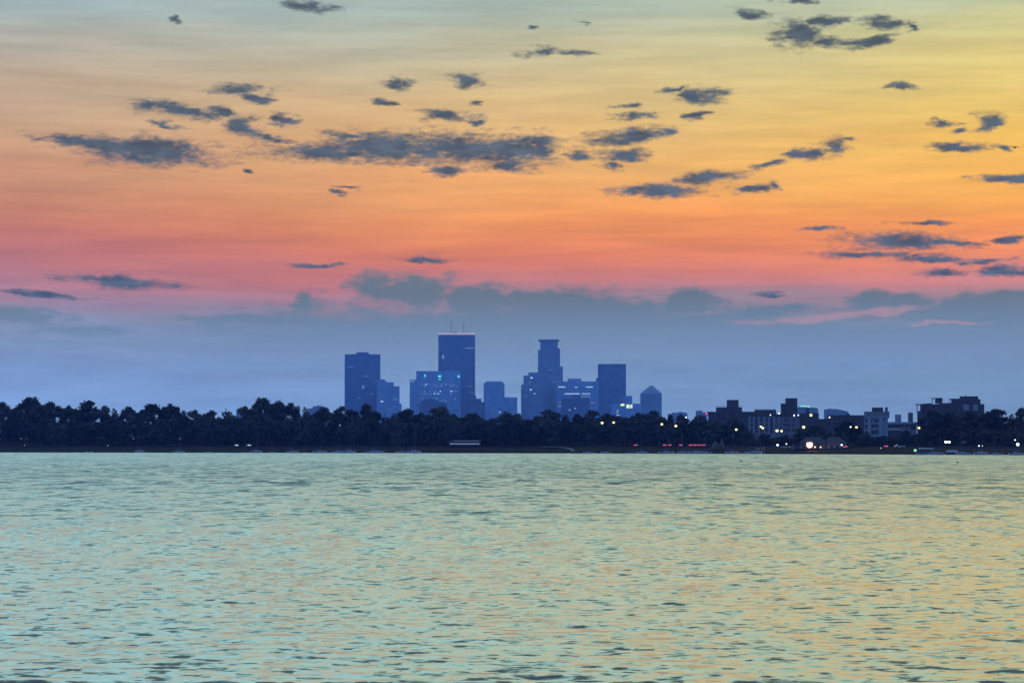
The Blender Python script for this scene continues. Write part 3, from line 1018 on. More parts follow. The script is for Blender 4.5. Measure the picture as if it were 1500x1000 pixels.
# crowns that draw the skyline: px, top, width, style, label
SKY = [
    (4, 588, 34, "oval", "rounded tree cut off by the left edge of the skyline wood"),
    (22, 597, 26, "bushy", "low tree in the first dip of the treeline from the left"),
    (46, 581, 52, "dome", "tall round-crowned tree forming the leftmost high hump of the treeline"),
    (76, 588, 34, "oval", "tree on the right shoulder of the leftmost high hump"),
    (98, 592, 26, "gappy", "small thin-topped tree between the first hump and the gappy tall crown"),
    (128, 584.5, 50, "gappy", "tall open crown with sky showing through, second high hump from the left"),
    (152, 594, 26, "oval", "sloping tree right of the tall open crown near the left side"),
    (168, 599, 22, "bushy", "small low tree in the second dip of the treeline"),
    (188, 595, 34, "oval", "middling tree just left of the flat-topped crown on the left"),
    (222, 590.5, 48, "dome", "broad flat-topped tree with ragged top twigs on the left treeline"),
    (248, 591, 30, "oval", "tree on the right end of the broad flat-topped crown"),
    (270, 602, 28, "bushy", "low tree where the left treeline drops to its lowest stretch"),
    (287, 600.5, 26, "oval", "small rounded tree above the thin lone mast on the left"),
    (309, 600.5, 30, "dome", "smooth rounded low tree, middle of the low left stretch"),
    (334, 601, 36, "bushy", "low even-topped tree above the two white-lit cars"),
    (360, 595, 28, "oval", "tree climbing the left side of the big round crown"),
    (384, 582, 46, "dome", "biggest round tree of the treeline left of the towers"),
    (408, 584, 34, "gappy", "open twiggy top on the right half of the biggest round tree"),
    (427, 590, 30, "oval", "tree stepping down right of the biggest round tree"),
    (448, 597, 24, "bushy", "low tree with a notch of sky on its left, before the skyline"),
    (474, 596, 36, "dome", "broad dark tree left of the first tower's foot"),
    (502, 595, 34, "oval", "tree at the left foot of the rounded-cap tower"),
    (521, 601, 22, "gappy", "thin tree with light gaps below the rounded-cap tower"),
    (537, 589.5, 36, "gappy", "tall tufted tree standing out against the rounded-cap tower"),
    (566, 610, 34, "bushy", "low smooth tree below the stepped block's base"),
    (596, 598, 34, "dome", "round tree in the sky gap left of the broad lit office block"),
    (618, 604, 26, "oval", "tree under the arched roof block"),
    (645, 593.5, 46, "gappy", "tall twiggy tree in front of the broad lit office block"),
    (692, 605, 50, "dome", "smooth domed tree below the small ziggurat block"),
    (722, 612, 24, "bushy", "low tree at the foot of the chamfered tower"),
    (739, 603, 22, "oval", "narrow tree in front of the chamfered tower's low annex"),
    (758, 604, 22, "gappy", "open narrow tree below the sky gap right of the chamfered tower annex"),
    (775, 613, 22, "bushy", "low tree under the left edge of the shoulder block"),
    (804, 600, 42, "dome", "flat domed tree right under the slender ledge-crowned skyscraper"),
    (829, 608, 26, "bushy", "low tree below the left end of the stepped dark block"),
    (846, 606, 28, "oval", "tree beneath the middle of the stepped dark block"),
    (868, 599, 34, "gappy", "ragged taller tree under the left corner of the square tower"),
    (888, 605, 28, "oval", "tree just above the first pair of yellow street lights"),
    (910, 611, 30, "bushy", "low tree right under the yellow lit annex windows"),
    (934, 605, 30, "oval", "tree between the yellow lit annex and the pyramid roof tower"),
    (957, 601, 36, "dome", "broad tree under the pyramid roof tower"),
    (982, 606.5, 18, "gappy", "small spiky tree just right of the pyramid roof tower"),
    (997, 605.5, 20, "gappy", "thin small tree silhouetted below the faint hazy block"),
    (1022, 609, 36, "bushy", "low rounded tree left of the dark brick apartments"),
]
for i, (px, yt, w, st, lab) in enumerate(SKY):
    tree(px, yt - 1.0, w * 1.12, st, 92 + (i * 37) % 34, lab)

# right-hand trees, nearer, some in front of buildings: px, top, width, style, offset, label
RIGHT = [
    (1048, 617, 40, "oval", 66, "dark tree in front of the dark brick apartments' left half"),
    (1074, 613, 34, "dome", 80, "dark tree under the square brick penthouse"),
    (1094, 628, 26, "bushy", 62, "small tree at the left end of the columned apartments"),
    (1120, 635, 24, "oval", 60, "small tree before the columned front, below two yellow lamps"),
    (1150, 637, 30, "bushy", 66, "low tree before the right end of the columned apartments"),
    (1172, 628, 26, "oval", 80, "dark tree behind the boathouse's left roof"),
    (1194, 621, 36, "dome", 88, "round dark tree behind the boathouse ridge, below the yellow wall lamp"),
    (1214, 633, 14, "oval", 42, "slim dark tree standing between the two boathouse roofs"),
    (1241, 616.5, 46, "dome", 66, "big black rounded tree right of the boathouse with a lamp before it"),
    (1270, 634, 30, "bushy", 60, "dark tree covering the lower left of the balcony apartments"),
    (1304, 639, 22, "bushy", 58, "small dark bush-like tree at the foot of the balcony apartments"),
    (1328, 629, 28, "gappy", 62, "dark ragged tree before the right wing of the balcony apartments"),
    (1346, 634, 26, "oval", 60, "dark tree beside the street lamp right of the balcony apartments"),
    (1366, 600, 40, "dome", 84, "tall dark tree covering the left half of the rooftop pavilion apartments"),
    (1394, 604, 40, "oval", 96, "dark tree under the middle of the rooftop pavilion apartments"),
    (1422, 602.5, 44, "dome", 88, "broad dark tree under the penthouse of the rooftop pavilion apartments"),
    (1446, 602, 30, "oval", 96, "dark tree at the right end of the rooftop pavilion apartments"),
    (1460, 597, 40, "gappy", 104, "dome-topped airy tree right of the rooftop pavilion apartments"),
    (1481, 607, 20, "bushy", 92, "low tree in the last dip before the right edge"),
    (1497, 597, 34, "oval", 92, "tall tree cut off by the right edge of the photo"),
    (1524, 598, 40, "dome", 96, "tree beyond the right edge of the photo"),
]
for (px, yt, w, st, off, lab) in RIGHT:
    if px < 1510:
        tree(px, yt - 0.8, w * (0.84 if 1080 < px < 1350 else 1.12), st, off, lab)

# shorter front row, named after what stands nearest to each
MARKS = [
    (18, "the left frame edge"), (35, "the faint white dot of the left bank"), (60, "the leftmost high hump"), (84, "the right shoulder of the first hump"),
    (108, "the small thin-topped tree"), (131, "the white dinghy"), (156, "the second faint bank light"), (178, "the second dip"), (205, "the first tall thin mast"),
    (232, "the flat-topped left crown"), (262, "the sailboat with a lone mast"), (286, "the low left stretch's start"), (312, "the smooth rounded low tree"),
    (346, "the left white-lit car"), (364, "the right white-lit car"), (388, "the biggest round tree"), (410, "the open twiggy round top"),
    (430, "the faint short-masted sailboat"), (452, "the notch of sky"), (468, "the pale-cabin sailboat"), (494, "the tall mast beside the stayed one"), (512, "the sailboat with a slanting stay"),
    (536, "the tall tufted tree"), (553, "the twin-masted mooring"), (580, "the sky gap"), (607, "the last boat before the bus"), (632, "the tall twiggy tree"), (668, "the lit bus"),
    (694, "the ziggurat block"), (716, "the bus's tail end"), (748, "the chamfered tower's annex"), (778, "the shoulder block"), (800, "the curving pale path"), (836, "the foot of the pale path"),
    (863, "the small sloop right of the path"), (889, "the pair of yellow street lights"), (915, "the yellow lit annex"), (938, "the pink tail light"), (960, "the pyramid roof tower"), (984, "the first red tail lights"), (1006, "the middle red tail lights"),
    (1028, "the long red tail lights"),
]
fr = random.Random(12)
for i, (px, ph) in enumerate(MARKS):
    st = ("oval", "dome", "bushy", "oval", "bushy")[i % 5]
    yt = fr.uniform(611, 622) if i % 2 else fr.uniform(605, 615)
    size = "shorter" if yt > 617 else "taller"
    tree(px + fr.uniform(-3, 3), yt, fr.uniform(30, 42), st, 62 + (i % 3) * 7, f"{size} shaded front-row tree, the one closest to {ph}", "shaded front-row trees on the far shore")
RM = [(1382, 628, "the twin bluish lamps"), (1408, 631, "the pale sign on two posts"), (1436, 625, "the two tiny white bank lights"), (1462, 630, "the airy dome-topped tree"), (1487, 627, "the bright lamp at the right edge")]
for i, (px, yt, ph) in enumerate(RM):
    tree(px, yt, 36, ("oval", "bushy", "dome")[i % 3], 62 + (i % 2) * 6, f"shaded front-row tree, the one closest to {ph}", "shaded front-row trees on the far shore")

# undergrowth: one tangled mass beneath and behind the trees
ug = MB()
ur = random.Random(3)
px = -60
for k in range(52000):
    px = ur.uniform(-60, 1560)
    if 1150 < px < 1262 and ur.random() < 0.7:
        continue
    off = ur.uniform(78, 92)
    Y = shore_y(px) + off
    hh = 11.5 + 2.0 * math.sin(px * 0.05) + 1.5 * math.sin(px * 0.21)
    if px > 1040:
        hh *= 0.55
    if 1088 < px < 1175 or 1258 < px < 1350:
        hh *= 0.42
    c = Vector(((px - 750) / F * Y, Y, ground_z(off) + hh * ur.random()))
    nn = Vector((ur.gauss(0, 1), ur.gauss(0, 1), ur.gauss(0, 1))).normalized()
    a = nn.orthogonal().normalized()
    d = nn.cross(a)
    s = ur.uniform(0.45, 0.9)
    b0 = len(ug.v)
    ug.v += [tuple(c + a * s), tuple(c + d * s * .8), tuple(c - a * s), tuple(c - d * s * .8)]
    ug.f.append((b0, b0 + 1, b0 + 2, b0 + 3))
struct(ug.build("undergrowth", M_["leaf"]), "stuff")


# ------------------------------------------------------------------ street lamps and other lights
def lamp(px, py, Y, mat, label, zg, r=0.5, name="street_lamp", group=None, arm=1.2):
    p = at(px, py, Y)
    t = thing(name, label, "street lamp", (p.x - arm, Y, zg), 0, group)
    h = p.z - zg
    mb = MB().tube((0, 0, 0), (0, 0, 0.5), 0.2, 0.2).tube((0, 0, 0.5), (0, 0, h + 0.35), 0.10, 0.07)
    mb.build("pole", M_["dark"], t)
    MB().tube((0, 0, h + 0.35), (arm, 0, h + r * 0.7), 0.06, 0.05).build("arm", M_["dark"], t)
    MB().ball((arm, 0, h), r).build("lamp", M_[mat], t, True)
    MB().ball((arm, 0, h + r * 0.85), r * 1.05, r * 1.05, r * 0.35).build("hood", M_["dark"], t, True)
    return t


G = "street lights among the far trees"
for (px, py, off, mat, r, lab) in [
    (882, 619, 57, "lamp_yellow", 0.62, "lit street lamp with warm whitish glow, leftmost yellow light of the shore"),
    (899, 618.5, 57, "lamp_yellow", 0.55, "lit yellow street lamp just right of the leftmost warm one"),
    (969.5, 621, 56, "lamp_yellow", 0.55, "lit yellow street lamp below the pyramid roof tower's right corner"),
    (990, 623.5, 56, "lamp_yellow", 0.58, "lit yellow street lamp above the first red tail lights"),
    (1078.5, 628.8, 55, "lamp_yellow", 0.55, "lit yellow street lamp in front of the dark trees below the brick penthouse"),
    (1114.6, 624.6, 57, "lamp_yellow", 0.5, "upper lit yellow lamp of the close pair before the columned apartments"),
    (1117.4, 626.6, 55, "lamp_yellow", 0.5, "lower lit yellow lamp of the close pair before the columned apartments"),
    (1138.2, 630.4, 55, "lamp_yellow", 0.66, "bright yellow lamp, left of two side by side before the apartments"),
    (1144.8, 631, 55, "lamp_yellow", 0.5, "dimmer yellow lamp, right of two side by side before the apartments"),
    (1177.3, 625.2, 60, "lamp_yellow", 0.66, "bright yellow lamp above the boathouse's left roof"),
    (1246, 625, 55, "lamp_white", 0.32, "small white lamp before the big black tree"),
    (1254.6, 625.4, 55, "lamp_yellow", 0.52, "yellow lamp before the big black tree's right side"),
    (1346.2, 626.4, 54, "lamp_yellow", 0.5, "yellow lamp right of the balcony apartments"),
    (1139, 651.4, 30, "lamp_white", 0.5, "low bright white lamp left of the boathouse porch"),
    (1152, 649.8, 32, "lamp_white", 0.28, "low dim white lamp at the boathouse porch corner"),
    (1232.8, 651.2, 20, "lamp_white", 0.38, "low white lamp in front of the boathouse's right wing"),
    (1385.6, 647, 40, "lamp_blue", 0.55, "left bluish-white lamp of the bright twin lights"),
    (1390.2, 647, 40, "lamp_blue", 0.55, "right bluish-white lamp of the bright twin lights"),
    (1434, 652.6, 22, "lamp_white", 0.26, "tiny white bank light, left of two beside a thin mast"),
    (1439, 652.6, 22, "lamp_white", 0.18, "tiny white bank light, right of two beside a thin mast"),
    (1487, 644, 44, "lamp_white", 0.26, "tiny white lamp above the bright one at the right edge"),
    (1491, 650.4, 30, "lamp_blue", 0.62, "bright bluish-white lamp closest to the right edge"),
    (1193.8, 654.4, 18, "lamp_orange", 0.36, "small amber lamp nearest to the red flare light"),
    (1202, 654.5, 18, "lamp_orange", 0.36, "small amber lamp on the boathouse front, farther right of the flare"),
    (1005, 611, 84, "lamp_white", 0.3, "tiny white lamp among treetops right of the pyramid tower"),
    (36, 652, 34, "lamp_white", 0.10, "very faint white light on the left bank, nearer the frame edge"),
    (158, 652.4, 34, "lamp_white", 0.10, "very faint white light on the left bank near the white dinghy"),
    (1340.6, 659.2, 6, "lit_green", 0.58, "round green light at the water's edge beside the covered pontoon boat"),
    (1290.5, 656.0, 24, "lamp_orange", 0.16, "tiny pinkish light left of the red tail lights by the balcony apartments"),
]:
    zg = ground_z(off)
    short = py > 645
    lamp(px, py, shore_y(px) + off, mat, lab, zg, r, "bank_lamp" if short else "street_lamp", None if short else G, 0.35 if short else 1.2)
# the red flare light on its stand by the boathouse
Y = shore_y(1186) + 16
t = lamp(1185.9, 651.0, Y, "lamp_red", "large glaring red-white light in front of the boathouse", ground_z(16), 1.55, "flare_lamp", None, 0.4)
pl = bpy.data.lights.new("flare_light", "POINT")
pl.energy, pl.color, pl.shadow_soft_size = 3600, (1.0, 0.46, 0.16), 0.8
plo = bpy.data.objects.new("flare_light", pl)
C.objects.link(plo)
plo.parent = t
plo.location = (0.4, -1.4, at(1186, 651, Y).z - ground_z(16))

# ------------------------------------------------------------------ vehicles
def make_car(name, label, cat, paint, light, lmat):
    t = thing(name, label, cat, (0, 0, 0))
    body = [(-2.2, .35), (2.2, .35), (2.25, .75), (2.1, .95), (1.2, 1.02), (-1.7, 1.02), (-2.2, .9), (-2.25, .6)]
    MB().prism(body, -0.88, 0.88).build("body", M_[paint], t)
    MB().prism([(-1.6, 1.02), (1.15, 1.02), (0.45, 1.46), (-1.05, 1.46)], -0.78, 0.78).build("cabin_glass", M_["glass"], t)
    MB().prism([(-1.0, 1.465), (0.4, 1.465), (0.3, 1.51), (-0.9, 1.51)], -0.74, 0.74).build("roof", M_[paint], t)
    for x in (-1.4, 1.35):
        for y in (-0.9, 0.9):
            MB().tube((x, y - .11, .33), (x, y + .11, .33), .33, n=12).build("wheel", M_["tyre"], t)
    sx = 2.27 if light == "headlight" else -2.27
    for y in (-0.5, 0.5):
        MB().box(min(sx, sx * .985), max(sx, sx * .985), y - .36, y + .36, .64, .86).build(light, M_[lmat], t)
    return t


def put(o, px, off, rz, label, dz=0.0, scale=(1, 1, 1)):
    Y = shore_y(px) + off
    o.location = ((px - 750) / F * Y, Y, 3.34 + dz if 42 < off < 53 else ground_z(off) + dz)
    o.rotation_euler = (0, 0, rz)
    o.scale = scale
    o["label"] = label
    return o


GC = "cars on the shore road with red tail lights"
# road runs along the shore; cars are seen nearly from the end they show
tail = make_car("car", "x x x x", "car", "paint_grey", "tail_light", "tail")
tail["group"] = GC
put(tail, 974, 45, R(84), "dark car with lit red tail lights, left of the pair below the spiky tree")
put(dup(tail, (0, 0, 0)), 981.5, 45, R(80), "dark car with lit red tail lights, right of the pair below the spiky tree")
put(dup(tail, (0, 0, 0)), 997.5, 45, R(84), "dark car with lit red tail lights, alone between the pair and the queue")
put(dup(tail, (0, 0, 0)), 1012, 45, R(80), "dark car at the left end of the queue of red-lit cars")
put(dup(tail, (0, 0, 0)), 1024.5, 45, R(84), "dark car third along the queue of red-lit cars, before its right end")
c3 = put(dup(tail, (0, 0, 0)), 1018, 45, R(84), "dark car second along the queue of red-lit cars, from its left end")
c4 = put(dup(tail, (0, 0, 0)), 1031, 45, R(80), "dark car at the right end of the queue of red-lit cars")
put(dup(tail, (0, 0, 0)), 934, 46, R(58), "dark car with pinkish tail light, alone left of the red-lit cars")
put(dup(tail, (0, 0, 0)), 1297.5, 30, R(80), "dark car showing bright red tail lights before the balcony apartments")
put(dup(tail, (0, 0, 0)), 1238.5, 26, R(78), "dark car with reddish lights beside the boathouse's right corner")
head = make_car("car", "x x x x", "car", "paint_white", "headlight", "head")
head["group"] = "cars with white lights on the left shore road"
put(head, 346, 46, R(-72), "pale car with white headlights on, left of the two white-lit cars")
put(dup(head, (0, 0, 0)), 364, 46, R(-68), "pale car with white headlights on, right of the two white-lit cars")
put(dup(head, (0, 0, 0), group="cars parked by the marina"), 1316.5, 30, R(12), "pale parked car right of the red tail lights by the balcony apartments")
put(dup(head, (0, 0, 0), group="cars parked by the marina"), 1150, 24, R(-8), "pale parked car at the left end of the boathouse")

# bus
bt = thing("bus", "long pale bus with lit window stripe on the shore road, left of the towers' middle", "bus", (0, 0, 0))
MB().prism([(-8.6, .45), (8.6, .45), (8.7, .9), (8.7, 3.1), (8.4, 3.35), (-8.4, 3.35), (-8.65, 3.1), (-8.65, .9)], -1.25, 1.25).build("body", M_["paint_grey"], bt)
for x0, x1 in ((-7.9, -5.2), (-5.0, -2.3), (-2.1, 0.6), (0.8, 3.5), (3.7, 6.4), (6.6, 8.2)):
    MB().box(x0, x1, -1.3, -1.26, 1.25, 1.75).build("lit_panel", M_["lit_bus"], bt)
    MB().box(x0, x1, -1.29, -1.255, 1.95, 2.75).build("window", M_["glass"], bt)
MB().box(-6.0, 8.3, -1.31, -1.26, 3.0, 3.12).build("roof_light_strip", M_["lit_bus"], bt)
for x in (-5.6, 4.8, 6.2):
    for y in (-1.1, 1.1):
        MB().tube((x, y - .16, .5), (x, y + .16, .5), .5, n=14).build("wheel", M_["tyre"], bt)
for y in (-.8, .8):
    MB().box(-8.7, -8.66, y - .2, y + .2, .9, 1.15).build("headlight", M_["head"], bt)
Y = shore_y(681) + 46
bt.location = ((681 - 750) / F * Y, Y, 3.34)
bt.rotation_euler = (0, 0, R(-12))

# ------------------------------------------------------------------ boats
def hull_rings(L, W, H, sheer=0.25):
    rings = []
    for k in range(9):
        t = k / 8
        x = -L / 2 + L * t
        w = W / 2 * (0.72 + 0.28 * math.sin(math.pi * min(1, t * 1.25))) if t < .6 else W / 2 * max(0.04, math.cos((t - .6) / .4 * math.pi / 2) ** .7)
        z = H * (1 + sheer * (2 * t - .9) ** 2)
        rings.append([(x, -w, z), (x, -w * .85, H * .3), (x, -w * .3, -.25), (x, w * .3, -.25), (x, w * .85, H * .3), (x, w, z)])
    return rings


def make_sailboat(label):
    t = thing("sailboat", label, "sailboat", (0, 0, 0))
    MB().loft(hull_rings(6.4, 2.1, 0.72)).build("hull", M_["hull"], t)
    MB().prism([(-1.2, .74), (1.5, .74), (1.1, 1.12), (-1.1, 1.16)], -.6, .6).build("cabin", M_["hull"], t)
    MB().tube((0.7, 0, .7), (0.7, 0, 8.6), .085, .055).build("mast", M_["mast"], t)
    bm = MB().tube((0.6, 0, 1.75), (-2.5, 0, 1.65), .07).build("boom", M_["mast"], t)
    MB().tube((0.4, 0, 1.9), (-2.3, 0, 1.78), .15, .1).build("furled_sail", M_["canvas"], bm)
    MB().tube((0.7, 0, 8.4), (3.1, 0, 1.0), .03).build("stay", M_["mast"], t)
    MB().tube((0.7, 0, 8.4), (-3.1, 0, .9), .02).build("stay", M_["mast"], t)
    return t


SB = [  # px, offshore, yaw deg, size, mast factor, label
    (205, 14, 150, 1.0, 1.15, "sailboat with tall thin mast, leftmost moored against the dark bank"),
    (262.5, 16, 20, 1.0, 0.98, "pale sailboat with a lone mast on the left, right of the first mast"),
    (307, 12, 165, 0.8, 0.6, "small faint sailboat left of the two white-lit cars"),
    (358, 13, 25, 0.7, 0.5, "tiny low sailboat below the two white-lit cars"),
    (375.5, 18, 10, 1.05, 1.25, "blue-hulled sailboat with tall mast just right of the white-lit cars"),
    (400, 10, 170, 0.8, 0.55, "low sailboat under the open twiggy round tree"),
    (429, 14, 15, 1.1, 1.0, "faint short-masted sailboat below the notch of sky"),
    (447, 10, 160, 0.7, 0.45, "small dark sailboat between two larger moored ones"),
    (468.5, 18, 12, 1.2, 1.05, "sailboat with pale cabin, left of the mast pair below first tower"),
    (486, 10, 185, 0.8, 0.5, "low dim sailboat left of the tall bare mast"),
    (495, 14, 30, 0.9, 1.25, "sailboat with tall bare mast beside the slanting-stay one"),
    (511, 20, 0, 1.2, 1.15, "sailboat with bright slanting stay below the rounded-cap tower"),
    (537, 11, 170, 0.8, 0.6, "small sailboat left of the twin-masted mooring"),
    (546.5, 16, 12, 1.0, 1.2, "left sailboat of the twin-masted mooring under the stepped block"),
    (553.5, 19, 8, 1.1, 1.05, "right sailboat of the twin-masted mooring, nearer the water"),
    (588, 15, 172, 1.1, 0.8, "sailboat with rounded pale hull, left of the last mast before the bus"),
    (606.5, 17, 8, 1.15, 1.2, "sailboat with the last tall mast before the lit bus"),
    (862, 14, 185, 0.9, 0.75, "small sloop just right of the curving pale path"),
    (888, 14, 190, 0.95, 0.75, "pale small sloop below the two leftmost yellow street lights"),
    (924, 12, 15, 0.9, 0.55, "low pale sailboat below the pink tail light"),
    (941, 12, 175, 0.9, 1.1, "dark sailboat with faint mast right of the pink tail light"),
    (976, 13, 12, 1.2, 0.9, "long dim sailboat below the left red-lit car"),
    (1001, 13, 190, 1.0, 1.05, "dim sailboat with mast below the middle red-lit car"),
    (1020, 16, 8, 1.15, 1.1, "sailboat with pale deck below the long red tail lights"),
    (1034, 12, 170, 0.9, 1.0, "sailboat with faint mast right of the red tail lights"),
    (1072, 14, 12, 1.0, 1.15, "sailboat moored left of the white dock gate, below brick penthouse"),
    (1092, 12, 172, 0.9, 0.8, "small sailboat just left of the white dock gate"),
    (1105, 16, 14, 1.1, 1.2, "sailboat with pale tall mast right beside the white dock gate"),
    (1374, 13, 5, 1.25, 0.7, "long dim sailboat left of the covered motorboat"),
    (1410, 14, 176, 1.0, 1.0, "dim sailboat below the pale sign on two posts"),
    (1436, 13, 10, 1.0, 1.25, "sailboat with thin mast rising between the two tiny white lights"),
    (1459, 12, 184, 0.95, 0.8, "low sailboat under the airy dome-topped tree"),
    (1489, 13, 8, 1.15, 0.9, "pale sailboat below the bright lamp at the right edge"),
]
s0 = make_sailboat(SB[0][5])
s0["group"] = "sailboats moored along the far shore"
for i, (px, offs, yaw, sz, mf, lab) in enumerate(SB):
    Y = shore_y(px) - offs
    loc = ((px - 750) / F * Y, Y, 0.0)
    if i == 0:
        o = s0
        o.location, o.rotation_euler = loc, (0, 0, R(yaw))
        o.scale = (sz, sz, sz * mf)
        TREE_OF[s0.name] = [(c, kids(c)) for c in kids(s0)]
    else:
        o = dup(s0, loc, R(yaw), (sz, sz, sz * mf), lab)

# dinghy
t = thing("dinghy", "small white open dinghy on the water at the left bank", "dinghy", (0, 0, 0))
MB().loft(hull_rings(4.2, 1.5, 0.55)).build("hull", M_["paint_white"], t)
for x in (-.9, .5):
    MB().box(x - .15, x + .15, -.62, .62, .48, .54).build("seat", M_["wood"], t)
Y = shore_y(131) - 10
t.location = ((131 - 750) / F * Y, Y, 0)

# pontoon boat with blue canopy, and covered motorboat
t = thing("pontoon_boat", "pontoon boat with a pale blue canopy beside the green light", "boat", (0, 0, 0), R(6))
MB().box(-3.4, 3.4, -1.2, 1.2, .45, .58).build("deck", M_["hull"], t)
for y in (-.95, .95):
    MB().tube((-3.5, y, .2), (3.6, y, .2), .33, .3, 10).build("pontoon", M_["steel"], t)
MB().loft([[(-2.6, -1.2, 2.3), (2.9, -1.2, 2.2), (2.9, 1.2, 2.2), (-2.6, 1.2, 2.3)], [(-2.2, -.7, 2.65), (2.5, -.7, 2.55), (2.5, .7, 2.55), (-2.2, .7, 2.65)]]).build("canopy", M_["hull"], t)
for x in (-2.4, 2.6):
    for y in (-1.05, 1.05):
        MB().tube((x, y, .58), (x, y, 2.3), .04).build("canopy_post", M_["steel"], t)
MB().box(-2.2, 1.6, -1.18, -1.1, .58, 1.35).build("side_panel", M_["canvas"], t)
MB().box(-2.2, 1.6, 1.1, 1.18, .58, 1.35).build("side_panel", M_["canvas"], t)
MB().box(1.7, 2.5, -.8, .8, .58, 1.3).build("seat", M_["hull"], t)
Y = shore_y(1356) - 9
t.location = ((1356 - 750) / F * Y, Y, 0)
t.scale = (1.15, 1.15, 1.1)

t = thing("motorboat", "motorboat under a light blue cover below the twin bluish lamps", "boat", (0, 0, 0), R(4))
MB().loft(hull_rings(6.0, 2.2, 0.9)).build("hull", M_["hull_blue"], t)
MB().loft([[(-2.7, -.95, .98), (2.0, -.85, .98), (2.0, .85, .98), (-2.7, .95, .98)], [(-2.4, -.4, 1.7), (1.0, -.4, 1.75), (1.0, .4, 1.75), (-2.4, .4, 1.7)]]).build("cover", M_["hull"], t)
MB().box(-3.25, -2.95, -.2, .2, .2, 1.2).build("outboard_motor", M_["dark"], t)
Y = shore_y(1396) - 10
t.location = ((1396 - 750) / F * Y, Y, 0)
t.scale = (1.1, 1.1, 1.15)

# dock before the boathouse
Y = shore_y(1172) - 5
x0, x1 = (1146 - 750) / F * Y, (1190 - 750) / F * Y
t = thing("dock", "low wooden dock on posts along the water before the boathouse", "dock", ((x0 + x1) / 2, Y, 0), R(-14))
w = (x1 - x0) / 2
mb = MB()
for k in range(24):
    xa = -w + 2 * w * k / 24
    mb.box(xa, xa + 2 * w / 24 - .05, -1.1, 1.1, .72, .80)
mb.build("deck", M_["wood"], t)
for k in range(6):
    for y in (-1.0, 1.0):
        x = -w + .2 + (2 * w - .4) * k / 5
        MB().tube((x, y, -1), (x, y, 1.2), .12).build("post", M_["wood"], t)

# white dock gate
Y = shore_y(1113) - 3
t = thing("dock_gate", "white post-and-beam gate frame at the water left of the boathouse", "gate", ((1113 - 750) / F * Y, Y, 0))
for x in (-1.5, -.5, .9, 1.9):
    MB().tube((x, 0, -.5), (x, 0, 2.7 + .15 * x), .14).build("post", M_["hull"], t)
MB().prism([(-2.6, 2.25), (2.3, 2.95), (2.3, 3.15), (-2.6, 2.45)], -.3, .3).build("beam", M_["hull"], t)
MB().box(-1.9, 2.1, -.6, .6, .75, .85).build("landing", M_["wood"], t)

# pale canoe rack / tents on the bank
Y = shore_y(1052) + 20
for (px, w, h, lab) in ((1048, 3.4, 3.9, "pale peaked tent on the bank, left of two below the brick apartments"), (1057.5, 2.4, 5.0, "narrow pale peaked tent on the bank, right of two below brick apartments")):
    t = thing("tent", lab, "tent", ((px - 750) / F * Y, Y, ground_z(20)), 0.2, "peaked tents on the bank")
    MB().loft([[(-w * .5, -w * .5, 0), (w * .5, -w * .5, 0), (w * .5, w * .5, 0), (-w * .5, w * .5, 0)], [(-w * .42, -w * .42, h * .42), (w * .42, -w * .42, h * .42), (w * .42, w * .42, h * .42), (-w * .42, w * .42, h * .42)],
               [(-w * .06, -w * .06, h), (w * .06, -w * .06, h), (w * .06, w * .06, h), (-w * .06, w * .06, h)]]).build("canopy", M_["wood"], t)
    MB().tube((0, 0, h * .9), (0, 0, h * 1.08), .06).build("pole", M_["dark"], t)

# sign on two posts, right bank
Y = shore_y(1411) + 22
t = thing("bank_sign", "small pale blank sign on two posts on the right bank", "sign", ((1411 - 750) / F * Y, Y, ground_z(22)))
MB().box(-1.0, .9, -.06, .06, 2.6, 3.5).build("board", M_["stucco"], t)
for x in (-.8, .7):
    MB().tube((x, .1, 0), (x, .1, 3.4), .07).build("post", M_["steel"], t)

# two floating buoys on the open water
for (px, py, lab) in ((1085, 676, "small dark buoy floating on the open water below the apartments"), (1402, 677.5, "small dark buoy floating on open water at right below the twin lamps")):
    Y = CAM_Z * F / (py - 652)
    t = thing("buoy", lab, "buoy", ((px - 750) / F * Y, Y, 0), 0, "dark buoys on the lake")
    MB().ball((0, 0, .05), .3, .3, .22).build("float", M_["dark"], t, True)
    MB().tube((0, 0, .3), (0, 0, .45), .08, .04).build("stub", M_["dark"], t)

# bird
bp = at(1486.5, 216.5, 260)
mb = MB()
n = 8
rg = []
for x, r_, z in ((-.34, .01, .02), (-.26, .05, .02), (-.1, .085, .0), (.08, .09, .0), (.2, .05, .03), (.28, .055, .05), (.34, .03, .05), (.41, .006, .035)):
    rg.append([(x, r_ * math.cos(2 * math.pi * k / n), z + r_ * math.sin(2 * math.pi * k / n)) for k in range(n)])
mb.loft(rg)
for sgn, prof in ((-1, [(0.06, 0.03, .13), (0.28, .12, .12), (.48, .05, .09), (.66, -.20, .03)]), (1, [(0.06, 0.03, .13), (.22, .10, .12), (.36, .09, .09), (.50, 0.02, .02)])):
    rr = []
    for (y, z, c) in prof:
        x0 = .06 - y * .2
        rr.append([(x0 - c, sgn * y, z - .012), (x0 + c, sgn * y, z - .012), (x0 + c, sgn * y, z + .012), (x0 - c, sgn * y, z + .012)])
    mb.loft(rr)
bd = mb.build("bird", M_["bird"], loc=bp)
bd.rotation_euler = (R(-6), R(-4), R(-92))
tag(bd, "small dark bird in flight with drooping wings near right edge of the sky", "bird")

